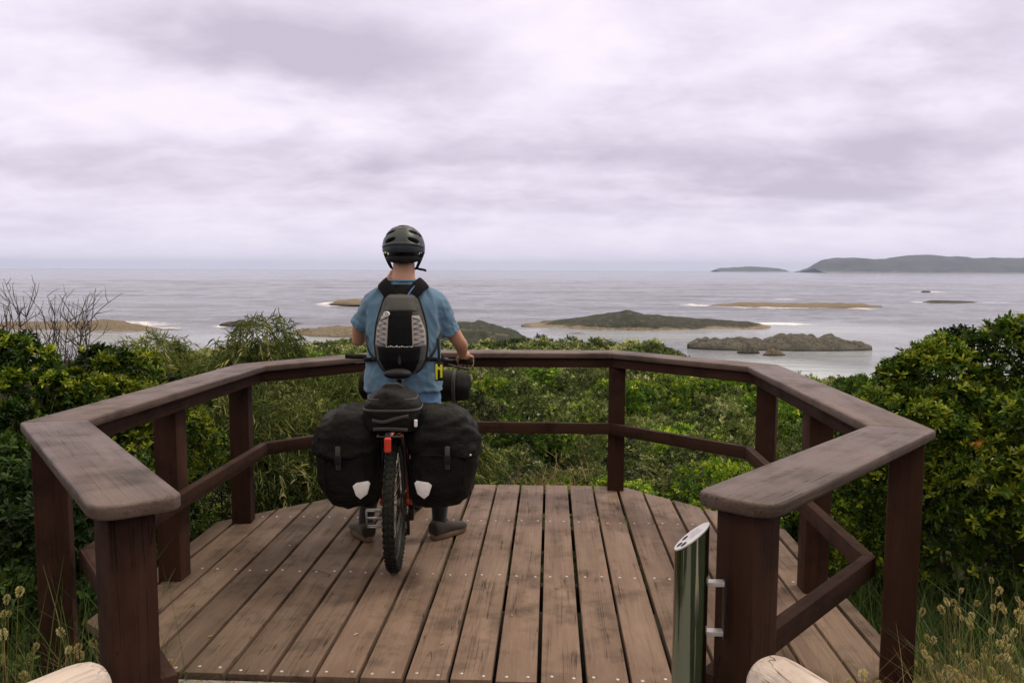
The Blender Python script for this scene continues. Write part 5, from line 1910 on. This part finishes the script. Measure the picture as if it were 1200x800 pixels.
def build_trunk_bag():
    t = thing('trunk_bag', 'small worn black bag strapped on top of the rear rack under the saddle', 'bag', *BIKE)
    bm = bmesh.new()
    prof = [(.782, .80, .9), (.79, .93, .97), (.82, 1.0, 1.0), (.87, 1.02, 1.0), (.915, .98, .98), (.950, .78, .93), (.975, .55, .82), (.990, .36, .6), (.994, .2, .3)]
    bm_loft(bm, [((.002, -.085, q[0]), (.142 * q[1], 0, 0), (0, .150 * q[2], 0)) for q in spline(prof, 4)], 48, 3.2)
    me = bpy.data.meshes.new('bag_body')
    bmesh.ops.recalc_face_normals(bm, faces=bm.faces); bm.to_mesh(me); bm.free()
    displace(me, lambda c, n: crumple(11, .010, 3.0)(c, n) + .006 * mnoise.noise(Vector((c.x * 30, c.y * 30, c.z * 44))))
    obj('bag_body', me, M['bag'], t)
    for z, w in ((.895, .148), (.945, .124)):
        bm = bmesh.new()
        pts = []
        for a in np.linspace(0, 2 * math.pi, 41)[:-1]:
            ca, sa = math.cos(a), math.sin(a)
            pts.append((.002 + w * math.copysign(abs(ca) ** .62, ca), -.085 + (w + .008) * math.copysign(abs(sa) ** .62, sa), z))
        bm_tube(bm, pts, .0065, 6, closed=True, flat=.4, up=(0, 0, 1))
        obj('webbing', bm, M['bag_band'], t)
    for pts in ([(-.085, -.243, .850), (-.03, -.25, .842), (.03, -.25, .858), (.095, -.243, .872)], [(-.08, -.246, .805), (-.01, -.252, .808), (.09, -.246, .802)]):
        bm = bmesh.new()
        bm_tube(bm, spline(pts, 5), .0080, 8, flat=.28, up=(0, 0, 1))
        obj('strap', bm, M['bag_band'], t)
    bm = bmesh.new()
    bm_box(bm, (.128, -.215, .83), (.016, .02, .035), None, .004)
    obj('side_tab', bm, M['reflector'], t, smooth='auto')
    bm = bmesh.new()
    bm_tube(bm, [(-.05, -.10, .990), (-.03, -.10, 1.008), (.03, -.10, 1.008), (.05, -.10, .990)], .010, 8, flat=.35)
    obj('carry_handle', bm, M['bag_band'], t)


def build_bar_roll():
    t = thing('handlebar_roll', 'black rolled dry bag strapped across the handlebar', 'bag', *BIKE)
    steer = Matrix.Translation((0, .95, 0)) @ Matrix.Rotation(-0.10, 4, 'Z') @ Matrix.Translation((0, -.95, 0))
    bm = bmesh.new()
    xs = [(-.362, .02), (-.355, .07), (-.335, .092), (-.29, .098), (-.15, .104), (0, .104), (.15, .104), (.29, .10), (.335, .094), (.358, .072), (.366, .02)]
    bm_tube(bm, [steer @ Vector((x, 1.065, .835)) for x, r in xs], [r for x, r in xs], 32)
    bmesh.ops.subdivide_edges(bm, edges=[e for e in bm.edges if e.calc_length() > .06], cuts=6, use_grid_fill=True)
    me = bpy.data.meshes.new('roll')
    bmesh.ops.recalc_face_normals(bm, faces=bm.faces); bm.to_mesh(me); bm.free()
    displace(me, crumple(9, .009, 7.0))
    obj('roll', me, M['bag'], t)
    for x in (-.27, -.1, .1, .27):
        bm = bmesh.new()
        ring = [steer @ Vector((x, 1.065 + .109 * math.cos(a), .835 + .109 * math.sin(a))) for a in np.linspace(0, 2 * math.pi, 33)[:-1]]
        bm_tube(bm, ring, .011, 6, closed=True, flat=.25, up=(1, 0, 0))
        obj('strap', bm, M['bag_band'], t)


build_trunk_bag()
build_bar_roll()


# ------------------------------------------------------------------ rider
PER = ((-0.857, 4.70, 0.0), 0.085)


def build_person():
    t = thing('person', 'person in blue tshirt and dark helmet standing astride a bicycle, looking out to sea', 'person', *PER)
    H = Vector((.362, .326, 1.021))             # right grip
    HR = Matrix.Translation(H) @ Matrix.Rotation(-.182, 4, 'Z')

    def chain(bm, pts, rads, n=5, seg=14):
        P = spline([(*p, r) for p, r in zip(pts, rads)], n)
        bm_tube(bm, [q[:3] for q in P], [q[3] for q in P], seg)
        bm_ball(bm, P[0][:3], P[0][3], 12, 8); bm_ball(bm, P[-1][:3], P[-1][3], 12, 8)
    # ---- one continuous body
    bm = bmesh.new()
    bm_loft(bm, [((0, -.01, .84), (.165, 0, 0), (0, .11, 0)), ((0, -.01, .93), (.165, 0, 0), (0, .105, 0)), ((0, 0, 1.06), (.15, 0, 0), (0, .10, 0)), ((0, .01, 1.2), (.165, 0, 0), (0, .105, 0)),
                 ((0, .015, 1.34), (.18, 0, 0), (0, .105, 0)), ((0, .015, 1.43), (.135, 0, 0), (0, .075, 0)), ((0, .015, 1.485), (.085, 0, 0), (0, .07, 0)), ((0, .02, 1.53), (.068, 0, 0), (0, .066, 0)),
                 ((0, .028, 1.58), (.064, 0, 0), (0, .064, 0)), ((0, .035, 1.65), (.062, 0, 0), (0, .064, 0))], 28)
    bm_ball(bm, (0, .045, 1.715), (.078, .098, .108), 28, 20)
    bm_ball(bm, (0, .075, 1.655), (.058, .070, .066), 20, 14)        # jaw
    bm_ball(bm, (0, .128, 1.618), (.026, .022, .022), 14, 10)        # chin
    chain(bm, [(0, .138, 1.715), (0, .158, 1.685), (0, .152, 1.672)], [.010, .015, .012], 3, 10)   # nose
    bm_ball(bm, (0, .130, 1.738), (.055, .018, .012), 14, 8)         # brow
    bm_ball(bm, (0, .142, 1.645), (.024, .010, .007), 12, 8); bm_ball(bm, (0, .141, 1.636), (.020, .010, .007), 12, 8)   # lips
    for s in (-1, 1):
        bm_ball(bm, (s * .079, .04, 1.690), (.010, .020, .032), 12, 10, Matrix.Rotation(s * .35, 3, 'Z'))   # ear
        chain(bm, [(s * .095, -.005, .86), (s * .15, .02, .66), (s * .185, .035, .48), (s * .206, -.004, .27), (-.228 if s < 0 else .205, -.025 if s < 0 else -.005, .10)], [.088, .074, .052, .052, .036], 4)
        fx, fy = (-.228, -.025) if s < 0 else (.205, -.005)
        chain(bm, [(fx, fy, .09), (fx, fy + .03, .055)], [.034, .030], 3)
    wrist = HR @ Vector((-.012, -.085, .050))
    elbow = Vector((.318, .125, 1.165))
    chain(bm, [(.150, .015, 1.405), (.250, .065, 1.27), elbow], [.048, .050, .041], 5)
    chain(bm, [elbow, elbow * .6 + wrist * .4 + Vector((.008, 0, .004)), wrist], [.041, .040, .027], 5)
    chain(bm, [wrist, HR @ Vector((-.003, -.045, .047)), HR @ Vector((0, -.012, .036))], [.027, .030, .027], 4)
    for i, (x, ln) in enumerate(((-.036, .95), (-.013, 1.05), (.011, 1.0), (.034, .84))):
        pts = [HR @ Vector((x, -.020, .034)), HR @ Vector((x, .012, .031 * ln)), HR @ Vector((x, .028 * ln, .008)), HR @ Vector((x, .020, -.018 * ln)), HR @ Vector((x, .002, -.027))]
        chain(bm, pts, [.0100, .0095, .009, .0085, .0075], 3, 10)
    chain(bm, [HR @ Vector((-.030, -.052, .040)), HR @ Vector((-.052, -.028, .018)), HR @ Vector((-.052, .000, -.018)), HR @ Vector((-.044, .016, -.024))], [.0125, .011, .010, .008], 3, 10)
    # left arm bent up, hand at the chin
    el = Vector((-.285, .135, 1.175)); wl = Vector((-.118, .190, 1.475))
    chain(bm, [(-.150, .015, 1.405), (-.250, .07, 1.29), el], [.048, .050, .041], 5)
    chain(bm, [el, el * .55 + wl * .45 + Vector((-.012, .01, 0)), wl], [.041, .039, .027], 5)
    chain(bm, [wl, (-.100, .185, 1.515), (-.092, .178, 1.548)], [.027, .029, .026], 4)
    for i, (dy, ln) in enumerate(((-.033, .85), (-.011, 1.0), (.011, 1.05), (.033, .95))):
        b = Vector((-.092, .172 + dy, 1.552))
        chain(bm, [b, b + Vector((.004, 0, .030 * ln)), b + Vector((.022, .003, .046 * ln)), b + Vector((.040, .004, .044))], [.0098, .0092, .0086, .0076], 3, 10)
    chain(bm, [(-.090, .145, 1.520), (-.074, .128, 1.552), (-.060, .132, 1.582)], [.012, .0105, .0085], 3, 10)
    me = remeshed(bm, .0052, 3, .45)
    obj('body', me, M['skin'], t)
    for s in (-1, 1):
        bm = bmesh.new()
        bm_ball(bm, (s * .032, .126, 1.715), .0125, 14, 10)
        e = obj('eye', bm, M['eye'], t)
        bm = bmesh.new()
        bm_ball(bm, (s * .032, .1345, 1.715), (.006, .0045, .006), 12, 8)
        obj('iris', bm, M['black'], e)
    # ---- hair: short, down to the nape under the helmet
    bm = bmesh.new()
    bm_ball(bm, (0, .025, 1.70), (.085, .094, .094), 32, 24)
    bmesh.ops.delete(bm, geom=[v for v in bm.verts if v.co.y > .085 or v.co.z < 1.630 + max(0, v.co.y) * .5], context='VERTS')
    me = bpy.data.meshes.new('hair'); bm.to_mesh(me); bm.free()
    displace(me, lambda c, n: .004 * mnoise.noise(c * 70))
    o = obj('hair', me, M['hair'], t)
    o.modifiers.new('thickness', 'SOLIDIFY').thickness = .012

    # ---- tshirt
    def folds(c, n):
        a = math.atan2(c.x, -c.y)
        # vertical drapes, diagonal pulls from the shoulders, crumpled hem
        w = 0.0
        sg = 1 if c.x > 0 else -1
        q1 = Vector((c.x * 10 + c.z * 3.0 * sg, c.y * 9, c.z * 2.6))
        w += .017 * (0.22 - abs(mnoise.noise(q1)))
        q2 = Vector((c.x * 21 + c.z * 10 * sg + 5, c.y * 16, c.z * 8 + 4))
        w += .009 * (0.22 - abs(mnoise.noise(q2)))
        hem = max(0, min(1, (1.10 - c.z) / .2))
        w += hem * .016 * (0.2 - abs(mnoise.noise(Vector((c.x * 7 + 3, c.y * 8, c.z * 20 + c.x * 6)))))
        if abs(c.x) > .2: w += .009 * (0.2 - abs(mnoise.noise(Vector((c.x * 14, c.y * 14, c.z * 26 + c.x * 12)))))
        return w
    bm = bmesh.new()
    S = [(.890, .228, .150, -.012), (.905, .232, .152, -.012), (.97, .232, .150, -.012), (1.06, .222, .143, -.008), (1.18, .215, .140, 0), (1.30, .220, .143, .008), (1.39, .212, .135, .012),
         (1.445, .180, .112, .014), (1.485, .128, .090, .016), (1.515, .090, .079, .018), (1.532, .080, .076, .019)]
    bm_loft(bm, [((0, q[3], q[0]), (q[1], 0, 0), (0, q[2], 0)) for q in spline(S, 4)], 40, 2.3)
    for s in (-1, 1):
        end = Vector((.262, .078, 1.222)) if s > 0 else Vector((-.270, .078, 1.262))
        P = [Vector((s * .12, .012, 1.420)), Vector((s * .175, .020, 1.398)), Vector((s * .222, .045, 1.32)), end]
        rr = [.078, .077, .069, .067]
        Q = spline([(*p, r) for p, r in zip(P, rr)], 5)
        bm_tube(bm, [q[:3] for q in Q], [q[3] for q in Q], 22)
    me = remeshed(bm, .0075, 3, .5)
    displace(me, folds)
    obj('tshirt', me, M['shirt'], t)
    bm = bmesh.new()
    ring = [(.081 * math.cos(a), .019 + .077 * math.sin(a), 1.531 + .012 * (-math.sin(a) < 0) * 0 - .012 * max(0, math.sin(a))) for a in np.linspace(0, 2 * math.pi, 41)[:-1]]
    bm_tube(bm, ring, .0085, 8, closed=True)
    obj('collar', bm, M['shirt'], t)
    # ---- jeans
    bm = bmesh.new()
    bm_loft(bm, [((0, -.012, .965), (.195, 0, 0), (0, .128, 0)), ((0, -.018, .90), (.205, 0, 0), (0, .140, 0)), ((0, -.022, .83), (.206, 0, 0), (0, .142, 0)), ((0, -.01, .775), (.185, 0, 0), (0, .115, 0))], 32, 2.3)
    for s in (-1, 1):
        P = [(s * .10, -.012, .86), (s * .150, .015, .66), (s * .186, .032, .48), (s * .196, .022, .40)]
        Q = spline([(*p, r) for p, r in zip(P, (.112, .094, .080, .078))], 5)
        bm_tube(bm, [q[:3] for q in Q], [q[3] for q in Q], 22)
    me = remeshed(bm, .0085, 3, .5)
    displace(me, lambda c, n: .014 * (0.2 - abs(mnoise.noise(Vector((c.x * 8 + 2, c.y * 8, c.z * 17 + c.x * 7))))) + .003 * mnoise.noise(c * 30))
    obj('jeans', me, M['jeans'], t)
    for s, rot, px, py in ((-1, R(27), -.228, -.035), (1, R(-42), .205, -.015)):
        # sock and shoe
        bm = bmesh.new()
        P = [(s * .196, .022, .42), (s * .206, -.004, .27), (px, py + .01, .13), (px, py + .01, .075)]
        Q = spline([(*p, r) for p, r in zip(P, (.060, .057, .045, .047))], 5)
        bm_tube(bm, [q[:3] for q in Q], [q[3] for q in Q], 18)
        obj('sock', bm, M['sock'], t)
        F = Matrix.Translation((px, py, 0)) @ Matrix.Rotation(rot, 4, 'Z')
        bm = bmesh.new()
        secs = []
        for y, w, zc, h in [(-.062, .022, .060, .022), (-.056, .034, .064, .040), (-.03, .040, .068, .046), (.01, .041, .066, .045), (.06, .043, .056, .037), (.11, .047, .048, .029), (.16, .047, .042, .024), (.195, .038, .038, .019), (.212, .020, .034, .012)]:
            secs.append((F @ Vector((0, y, zc)), F.to_3x3() @ Vector((w * 1.16, 0, 0)), Vector((0, 0, h))))
        Q = spline([tuple(a) + tuple(b) + tuple(c) for a, b, c in secs], 3)
        bm_loft(bm, [(q[0:3], q[3:6], q[6:9]) for q in Q], 24, 2.5)
        sh = obj('shoe', bm, M['shoe'], t)
        bm = bmesh.new()
        out = []
        for k in range(36):
            a = 2 * math.pi * k / 36
            y = .075 + .142 * math.sin(a)
            w = .050 + .008 * math.sin(a)
            x = w * math.copysign(abs(math.cos(a)) ** .7, math.cos(a))
            v = F @ Vector((x, y, 0)); out.append((v.x, v.y))
        bm_prism(bm, out, .034, .002, .005, 2, both=True)
        obj('sole', bm, M['sole'], sh, smooth='auto')
        bm = bmesh.new()
        for k in range(4):
            y = .045 + k * .022
            z = .100 - k * .010
            bm_tube(bm, [F @ Vector((-.026, y, z - .010)), F @ Vector((0, y + .004, z)), F @ Vector((.026, y, z - .010))], .0032, 6)
        for e in (-1, 1):
            bm_tube(bm, spline([F @ Vector((0, .035, .104)), F @ Vector((e * .018, .028, .122)), F @ Vector((e * .034, .034, .108)), F @ Vector((e * .012, .038, .102))], 4), .0024, 6)
        obj('lace', bm, M['sock'], sh)
    # ---- helmet
    hc = Vector((0, .030, 1.722))
    n1, n2 = 128, 72
    bm = bmesh.new()
    grid = []
    vents = []
    # slots as (azimuth from the back, elevation, half widths, tilt)
    slots = [(-.62, .30, .27, .085, .30), (.62, .30, .27, .085, -.30), (-.80, .72, .30, .085, .28), (.80, .72, .30, .085, -.28), (0, 1.24, .55, .06, 0),
             (-1.35, .55, .24, .09, .1), (1.35, .55, .24, .09, -.1), (-1.9, .75, .3, .08, 0), (1.9, .75, .3, .08, 0), (-2.5, .7, .3, .09, 0), (2.5, .7, .3, .09, 0), (3.14, .75, .22, .10, 0)]
    for i in range(n1):
        az = 2 * math.pi * i / n1 - math.pi      # 0 = straight behind
        col = []
        for j in range(n2):
            lo = -.16 - .10 * math.cos(az) + .03 * math.cos(2 * az)
            e = lo + (math.pi / 2 - lo) * j / (n2 - 1)
            d = Vector((math.sin(az) * math.cos(e), -math.cos(az) * math.cos(e), math.sin(e)))
            dep = 0.0
            for a0, e0, wa, we, tl in slots:
                da = (az - a0 + math.pi) % (2 * math.pi) - math.pi
                if abs(e0) > 1.1:
                    u = d.x / .30; v = (e - e0) / we
                    if d.y > .45: continue
                else:
                    u = da / wa; v = (e - e0 - tl * abs(da) * (1 if True else 0) * -1 * 0 - tl * da) / we
                q = (abs(u) ** 3 + abs(v) ** 2.4)
                dep = max(dep, max(0, min(1, (1.25 - q) * 2.2)))
            ridge = .005 * math.exp(-((e - .98) / .05) ** 2) * (abs(az) < 1.2) + .006 * math.exp(-((e - (.16 + .10 * az * az * -.8)) / .05) ** 2) * (abs(az) < 1.3)
            rad = Vector((.1235 * d.x, .150 * d.y, .132 * d.z)) * (1 + ridge * 4 - dep * .17)
            col.append((bm.verts.new(hc + rad), dep))
        grid.append(col)
    for i in range(n1):
        for j in range(n2 - 1):
            a, b, c, d = grid[i][j], grid[(i + 1) % n1][j], grid[(i + 1) % n1][j + 1], grid[i][j + 1]
            f = bm.faces.new((a[0], b[0], c[0], d[0]))
            f.material_index = 1 if (a[1] + b[1] + c[1] + d[1]) / 4 > .6 else 0
    bmesh.ops.remove_doubles(bm, verts=bm.verts, dist=.0003)
    h = obj('helmet', bm, [M['helmet'], M['black']], t)
    sm = h.modifiers.new('thickness', 'SOLIDIFY'); sm.thickness = .018; sm.offset = -1; sm.material_offset = 1
    bm = bmesh.new()
    pts = [(.100 * math.sin(a), .030 - .112 * math.cos(a), 1.668 - .014 * math.cos(a)) for a in np.linspace(-1.7, 1.7, 25)]
    bm_tube(bm, pts, [.024 - .008 * abs(k - 12) / 12 for k in range(25)], 10, flat=.35)
    obj('retention_cradle', bm, M['black'], h)
    for s in (-1, 1):
        bm = bmesh.new()
        bm_tube(bm, spline([(s * .105, -.025, 1.690), (s * .090, .015, 1.640), (s * .072, .045, 1.605), (s * .05, .09, 1.596), (0, .125, 1.595)], 5), .008, 8, flat=.3, up=(1, 0, 0))
        bm_tube(bm, spline([(s * .112, .09, 1.700), (s * .094, .065, 1.650), (s * .074, .048, 1.606)], 5), .008, 8, flat=.3, up=(1, 0, 0))
        obj('strap', bm, M['black'], h)
    bm = bmesh.new()
    bm_tube(bm, spline([(.07, .05, 1.604), (.095, .045, 1.598), (.118, .035, 1.594), (.13, .03, 1.588)], 4), .007, 8, flat=.3, up=(0, 0, 1))
    obj('strap_tail', bm, M['black'], h)
    bm = bmesh.new()
    bm_box(bm, (-.094, -.066, 1.692), (.010, .006, .012), Matrix.Rotation(-.8, 3, 'Z'), .002)
    obj('badge', bm, M['yellow'], h, smooth='auto')


build_person()


def build_backpack():
    t = thing('backpack', 'slim grey and black hydration backpack with pale mesh sides worn over the blue tshirt', 'backpack', *PER)
    tk = [0, .03, .09, .2, .4, .6, .75, .88, .96, 1.0]
    wk = [.058, .086, .116, .142, .154, .146, .130, .110, .098, .086]
    dk = [.045, .075, .10, .122, .132, .122, .104, .082, .064, .045]
    zb, zt = .998, 1.457

    def q(s, tt, off=0.0):
        w = np.interp(tt, tk, wk); d = np.interp(tt, tk, dk)
        yb = -.130 + .018 * tt
        s = max(-1, min(1, s))
        dep = d * (1 - abs(s) ** 2.8) ** .55
        return Vector(((w + off * .5) * s, yb - dep - off, zb + (zt - zb) * tt))
    ns, nt_ = 36, 44
    bm = bmesh.new()
    G = [[bm.verts.new(q(math.sin(-math.pi / 2 + math.pi * i / ns), j / nt_)) for i in range(ns + 1)] for j in range(nt_ + 1)]
    F = [[G[j][0] if i == 0 else G[j][ns] if i == ns else bm.verts.new((q(-1, j / nt_).x * (1 - 2 * i / 6), -.118 + .018 * j / nt_, G[j][0].co.z)) for i in (0, 1, 2, 3, 4, 5, ns)] for j in range(nt_ + 1)]
    for j in range(nt_):
        for i in range(ns):
            bm.faces.new((G[j][i], G[j][i + 1], G[j + 1][i + 1], G[j + 1][i]))
        for i in range(6):
            bm.faces.new((F[j][i + 1], F[j][i], F[j + 1][i], F[j + 1][i + 1]))
    bm.faces.new([G[0][i] for i in range(ns, -1, -1)] + [F[0][i] for i in range(1, 6)])
    bm.faces.new([G[nt_][i] for i in range(ns + 1)] + [F[nt_][i] for i in range(5, 0, -1)])
    me = bpy.data.meshes.new('pack_body')
    bmesh.ops.recalc_face_normals(bm, faces=bm.faces); bm.to_mesh(me); bm.free()
    displace(me, lambda c, n: .003 * mnoise.noise(c * 22))
    obj('pack_body', me, M['pack_grey'], t)

    def patch(name, mat, lo, hi, t0, t1, off, n=(16, 22)):
        """Panel lying on the pack between sideways limits lo(t), hi(t)."""
        bm = bmesh.new()
        rows = []
        for j in range(n[1] + 1):
            tt = t0 + (t1 - t0) * j / n[1]
            a, b = lo(tt), hi(tt)
            row = []
            for i in range(n[0] + 1):
                f = i / n[0]
                edge = min(1, 5 * min(f, 1 - f), 7 * min(j, n[1] - j) / n[1])
                row.append(bm.verts.new(q(a + (b - a) * f, tt, off * (.25 + .75 * math.sqrt(max(0, edge))))))
            rows.append(row)
        for j in range(n[1]):
            for i in range(n[0]):
                bm.faces.new((rows[j][i], rows[j][i + 1], rows[j + 1][i + 1], rows[j + 1][i]))
        o = obj(name, bm, mat, t)
        return o
    patch('top_flap', M['pack_top'], lambda a: -.80 + .10 * (1 - abs(a - .88) * 8), lambda a: .80 - .10 * (1 - abs(a - .88) * 8), .80, .985, .008)
    patch('centre_panel', M['pack_black'], lambda a: -.44 - .14 * max(0, (a - .62) * 4), lambda a: .44 + .14 * max(0, (a - .62) * 4), .365, .80, .006)
    patch('lower_pocket', M['pack_black'], lambda a: -.84 + .2 * max(0, .2 - a), lambda a: .74 - .2 * max(0, .2 - a), .035, .362, .012)
    for s in (-1, 1):
        lo = lambda a: -.93; hi = lambda a: -.545 + .10 * max(0, (a - .58) * 2.2) * -1
        o = patch('side_mesh', M['pack_mesh'], (lambda a: -.92 + .22 * max(0, (a - .56) * 3)) if s < 0 else (lambda a: .46 + .06 * max(0, (a - .6) * 3)), (lambda a: -.46 - .06 * max(0, (a - .6) * 3)) if s < 0 else (lambda a: .92 - .22 * max(0, (a - .56) * 3)), .375, .745, .007, (10, 26))
        bm = bmesh.new()
        zig = []
        for k in range(11):
            tt = .40 + .32 * k / 10
            sh = .18 * max(0, (tt - .56) * 3)
            zig.append(q(s * ((.87 - sh) if k % 2 else .51), tt, .0125))
        bm_tube(bm, zig, .0028, 6)
        obj('lacing_cord', bm, M['cord'], o)
        bm = bmesh.new()
        bm_tube(bm, [q(s * .975, k / 30, .004) for k in range(31)], .0055, 6)
        obj('piping', bm, M['cord'], t)
    # pale marks: a short broken wavy line, a small round emblem, a drop shaped tab
    bm = bmesh.new()
    rr = random.Random(4)
    s = -.46
    while s < .44:
        w = rr.uniform(.03, .075)
        h = rr.uniform(.007, .017) * (1 if s < .1 else .8)
        dz = rr.uniform(-.004, .004)
        vs = [q(s, .372 + dz, .0155), q(s + w, .372 + dz, .0155), q(s + w * .9, .372 + dz + h, .0145), q(s + .004, .372 + dz + h, .0145)]
        bm.faces.new([bm.verts.new(v) for v in vs])
        s += w + .022
    obj('printed_mark', bm, M['white_print'], t, smooth=False)
    bm = bmesh.new()
    c = (-.56, .765)
    ring = [q(c[0] + .115 * math.cos(a), c[1] + .026 * math.sin(a), .012) for a in np.linspace(0, 2 * math.pi, 21)[:-1]]
    bm_tube(bm, ring, .0036, 6, closed=True)
    bm_tube(bm, [q(c[0] - .09, c[1] - .014, .0125), q(c[0] + .085, c[1] + .014, .0125)], .0036, 6)
    obj('emblem', bm, M['white_print'], t)
    bm = bmesh.new()
    tear = [(0, .275), (.045, .235), (.06, .195), (.045, .165), (0, .150), (-.045, .165), (-.06, .195), (-.045, .235)]
    bm.faces.new([bm.verts.new(q(a, b, .0165)) for a, b in tear])
    obj('reflective_tab', bm, M['bag_band'], t, smooth=False)
    # shoulder straps and yoke
    for s in (-1, 1):
        bm = bmesh.new()
        P = [(s * .040, -.150, 1.425), (s * .070, -.128, 1.470), (s * .105, -.082, 1.508), (s * .118, -.01, 1.520), (s * .122, .075, 1.482), (s * .125, .150, 1.36), (s * .14, .165, 1.22), (s * .185, .125, 1.10), (s * .226, .02, 1.07), (s * .20, -.10, 1.08), (s * .14, -.155, 1.09)]
        Q = spline([(*p, r) for p, r in zip(P, (.040, .040, .038, .036, .034, .032, .026, .016, .012, .012, .012))], 5)
        # flat webbing that follows the body: width axis roughly across the strap
        secs = []
        for k, p in enumerate(Q):
            a = Vector(Q[min(k + 1, len(Q) - 1)][:3]) - Vector(Q[max(k - 1, 0)][:3])
            a.normalize()
            out = (Vector(p[:3]) - Vector((0, .015, min(1.40, p[2])))).normalized()
            u = a.cross(out).normalized()
            n = u.cross(a).normalized()
            secs.append((Vector(p[:3]) + n * (.004 if n.dot(out) > 0 else -.004), u * p[3], n * .007))
        bm_loft(bm, secs, 14, 2.6)
        obj('shoulder_strap', bm, M['pack_black'], t)
    bm = bmesh.new()
    bm_loft(bm, [((0, -.140, 1.425), (.075, 0, 0), (0, .014, .004)), ((0, -.122, 1.465), (.083, 0, 0), (0, .012, .006)), ((0, -.096, 1.495), (.086, 0, 0), (0, .010, .007)), ((0, -.082, 1.506), (.080, 0, 0), (0, .006, .005))], 24, 3)
    obj('yoke', bm, M['pack_black'], t)
    bm = bmesh.new()
    bm_tube(bm, spline([(.035, -.165, 1.44), (.055, -.142, 1.478), (.088, -.092, 1.520), (.105, -.02, 1.540), (.115, .07, 1.50), (.12, .16, 1.38)], 6), .0048, 8)
    obj('drinking_tube', bm, M['tube_blue'], t)
    # lower stabiliser straps hanging at the sides
    for s in (-1, 1):
        bm = bmesh.new()
        bm_tube(bm, spline([(s * .150, -.16, 1.08), (s * .195, -.12, 1.15), (s * .222, -.02, 1.235)], 5), .009, 8, flat=.25)
        obj('side_strap', bm, M['cord'], t)


build_backpack()


def build_clip():
    t = thing('strap_clip', 'yellow and black clip hanging on a black strap from the backpack by his hip', 'clip', (PER[0][0], PER[0][1], 0), PER[1])
    bm = bmesh.new()
    bm_tube(bm, spline([(.205, -.125, 1.21), (.212, -.15, 1.13), (.212, -.155, 1.07)], 5), .008, 8, flat=.3)
    obj('strap', bm, M['cord'], t)
    bm = bmesh.new()
    bm_box(bm, (.213, -.158, 1.018), (.050, .020, .105), None, .008, 3)
    obj('clip_body', bm, M['black'], t, smooth='auto')
    for x, h in ((.199, .088), (.226, .075)):
        bm = bmesh.new()
        bm_box(bm, (x, -.1695, 1.018 + (.004 if h < .08 else 0)), (.013, .008, h), None, .0035, 2)
        bm_box(bm, (x + (.006 if x < .21 else -.006), -.1690, 1.018 + h * .25), (.020, .007, .014), None, .002, 2)
        obj('yellow_bar', bm, M['yellow'], t, smooth='auto')


build_clip()


def build_litter():
    bm = bmesh.new()
    bm_tube(bm, spline([(-.058, .02, .004), (-.01, .004, .009), (.03, -.012, .006), (.062, -.030, .004)], 4), .0022, 6)
    o = obj('fallen_twig', bm, M['twig'])
    o.location = at_z(376, 671, 0.0)
    tag(o, 'thin dark fallen twig lying across a deck board near the screw line', 'twig')
    rng = np.random.default_rng(31)
    spots = [(300, 700), (560, 640), (655, 690), (712, 640), (420, 742), (520, 752), (760, 655), (250, 745), (690, 610), (340, 640), (600, 720), (480, 700)]
    for i, (px, py) in enumerate(spots):
        p = at_z(px, py, 0.0)
        n = 1
        V, Q = leaf_arrays(np.zeros((1, 3)), np.array([[1., 0, 0.12]]), np.array([[0, 0, 1.]]), np.array([rng.uniform(.018, .032)]), np.array([rng.uniform(.006, .011)]), .45, .15)
        o = obj('fallen_leaf', np_mesh('fallen_leaf', V, Q, {'tint': rng.uniform(0, .9, 2)}), M['straw'], smooth=False)
        o.location = (p.x, p.y, .0035)
        o.rotation_euler = (0, 0, rng.uniform(0, 6.28))
        tag(o, 'small dry curled leaf lying on the deck boards', 'leaf', 'dry leaves on the deck')


build_litter()
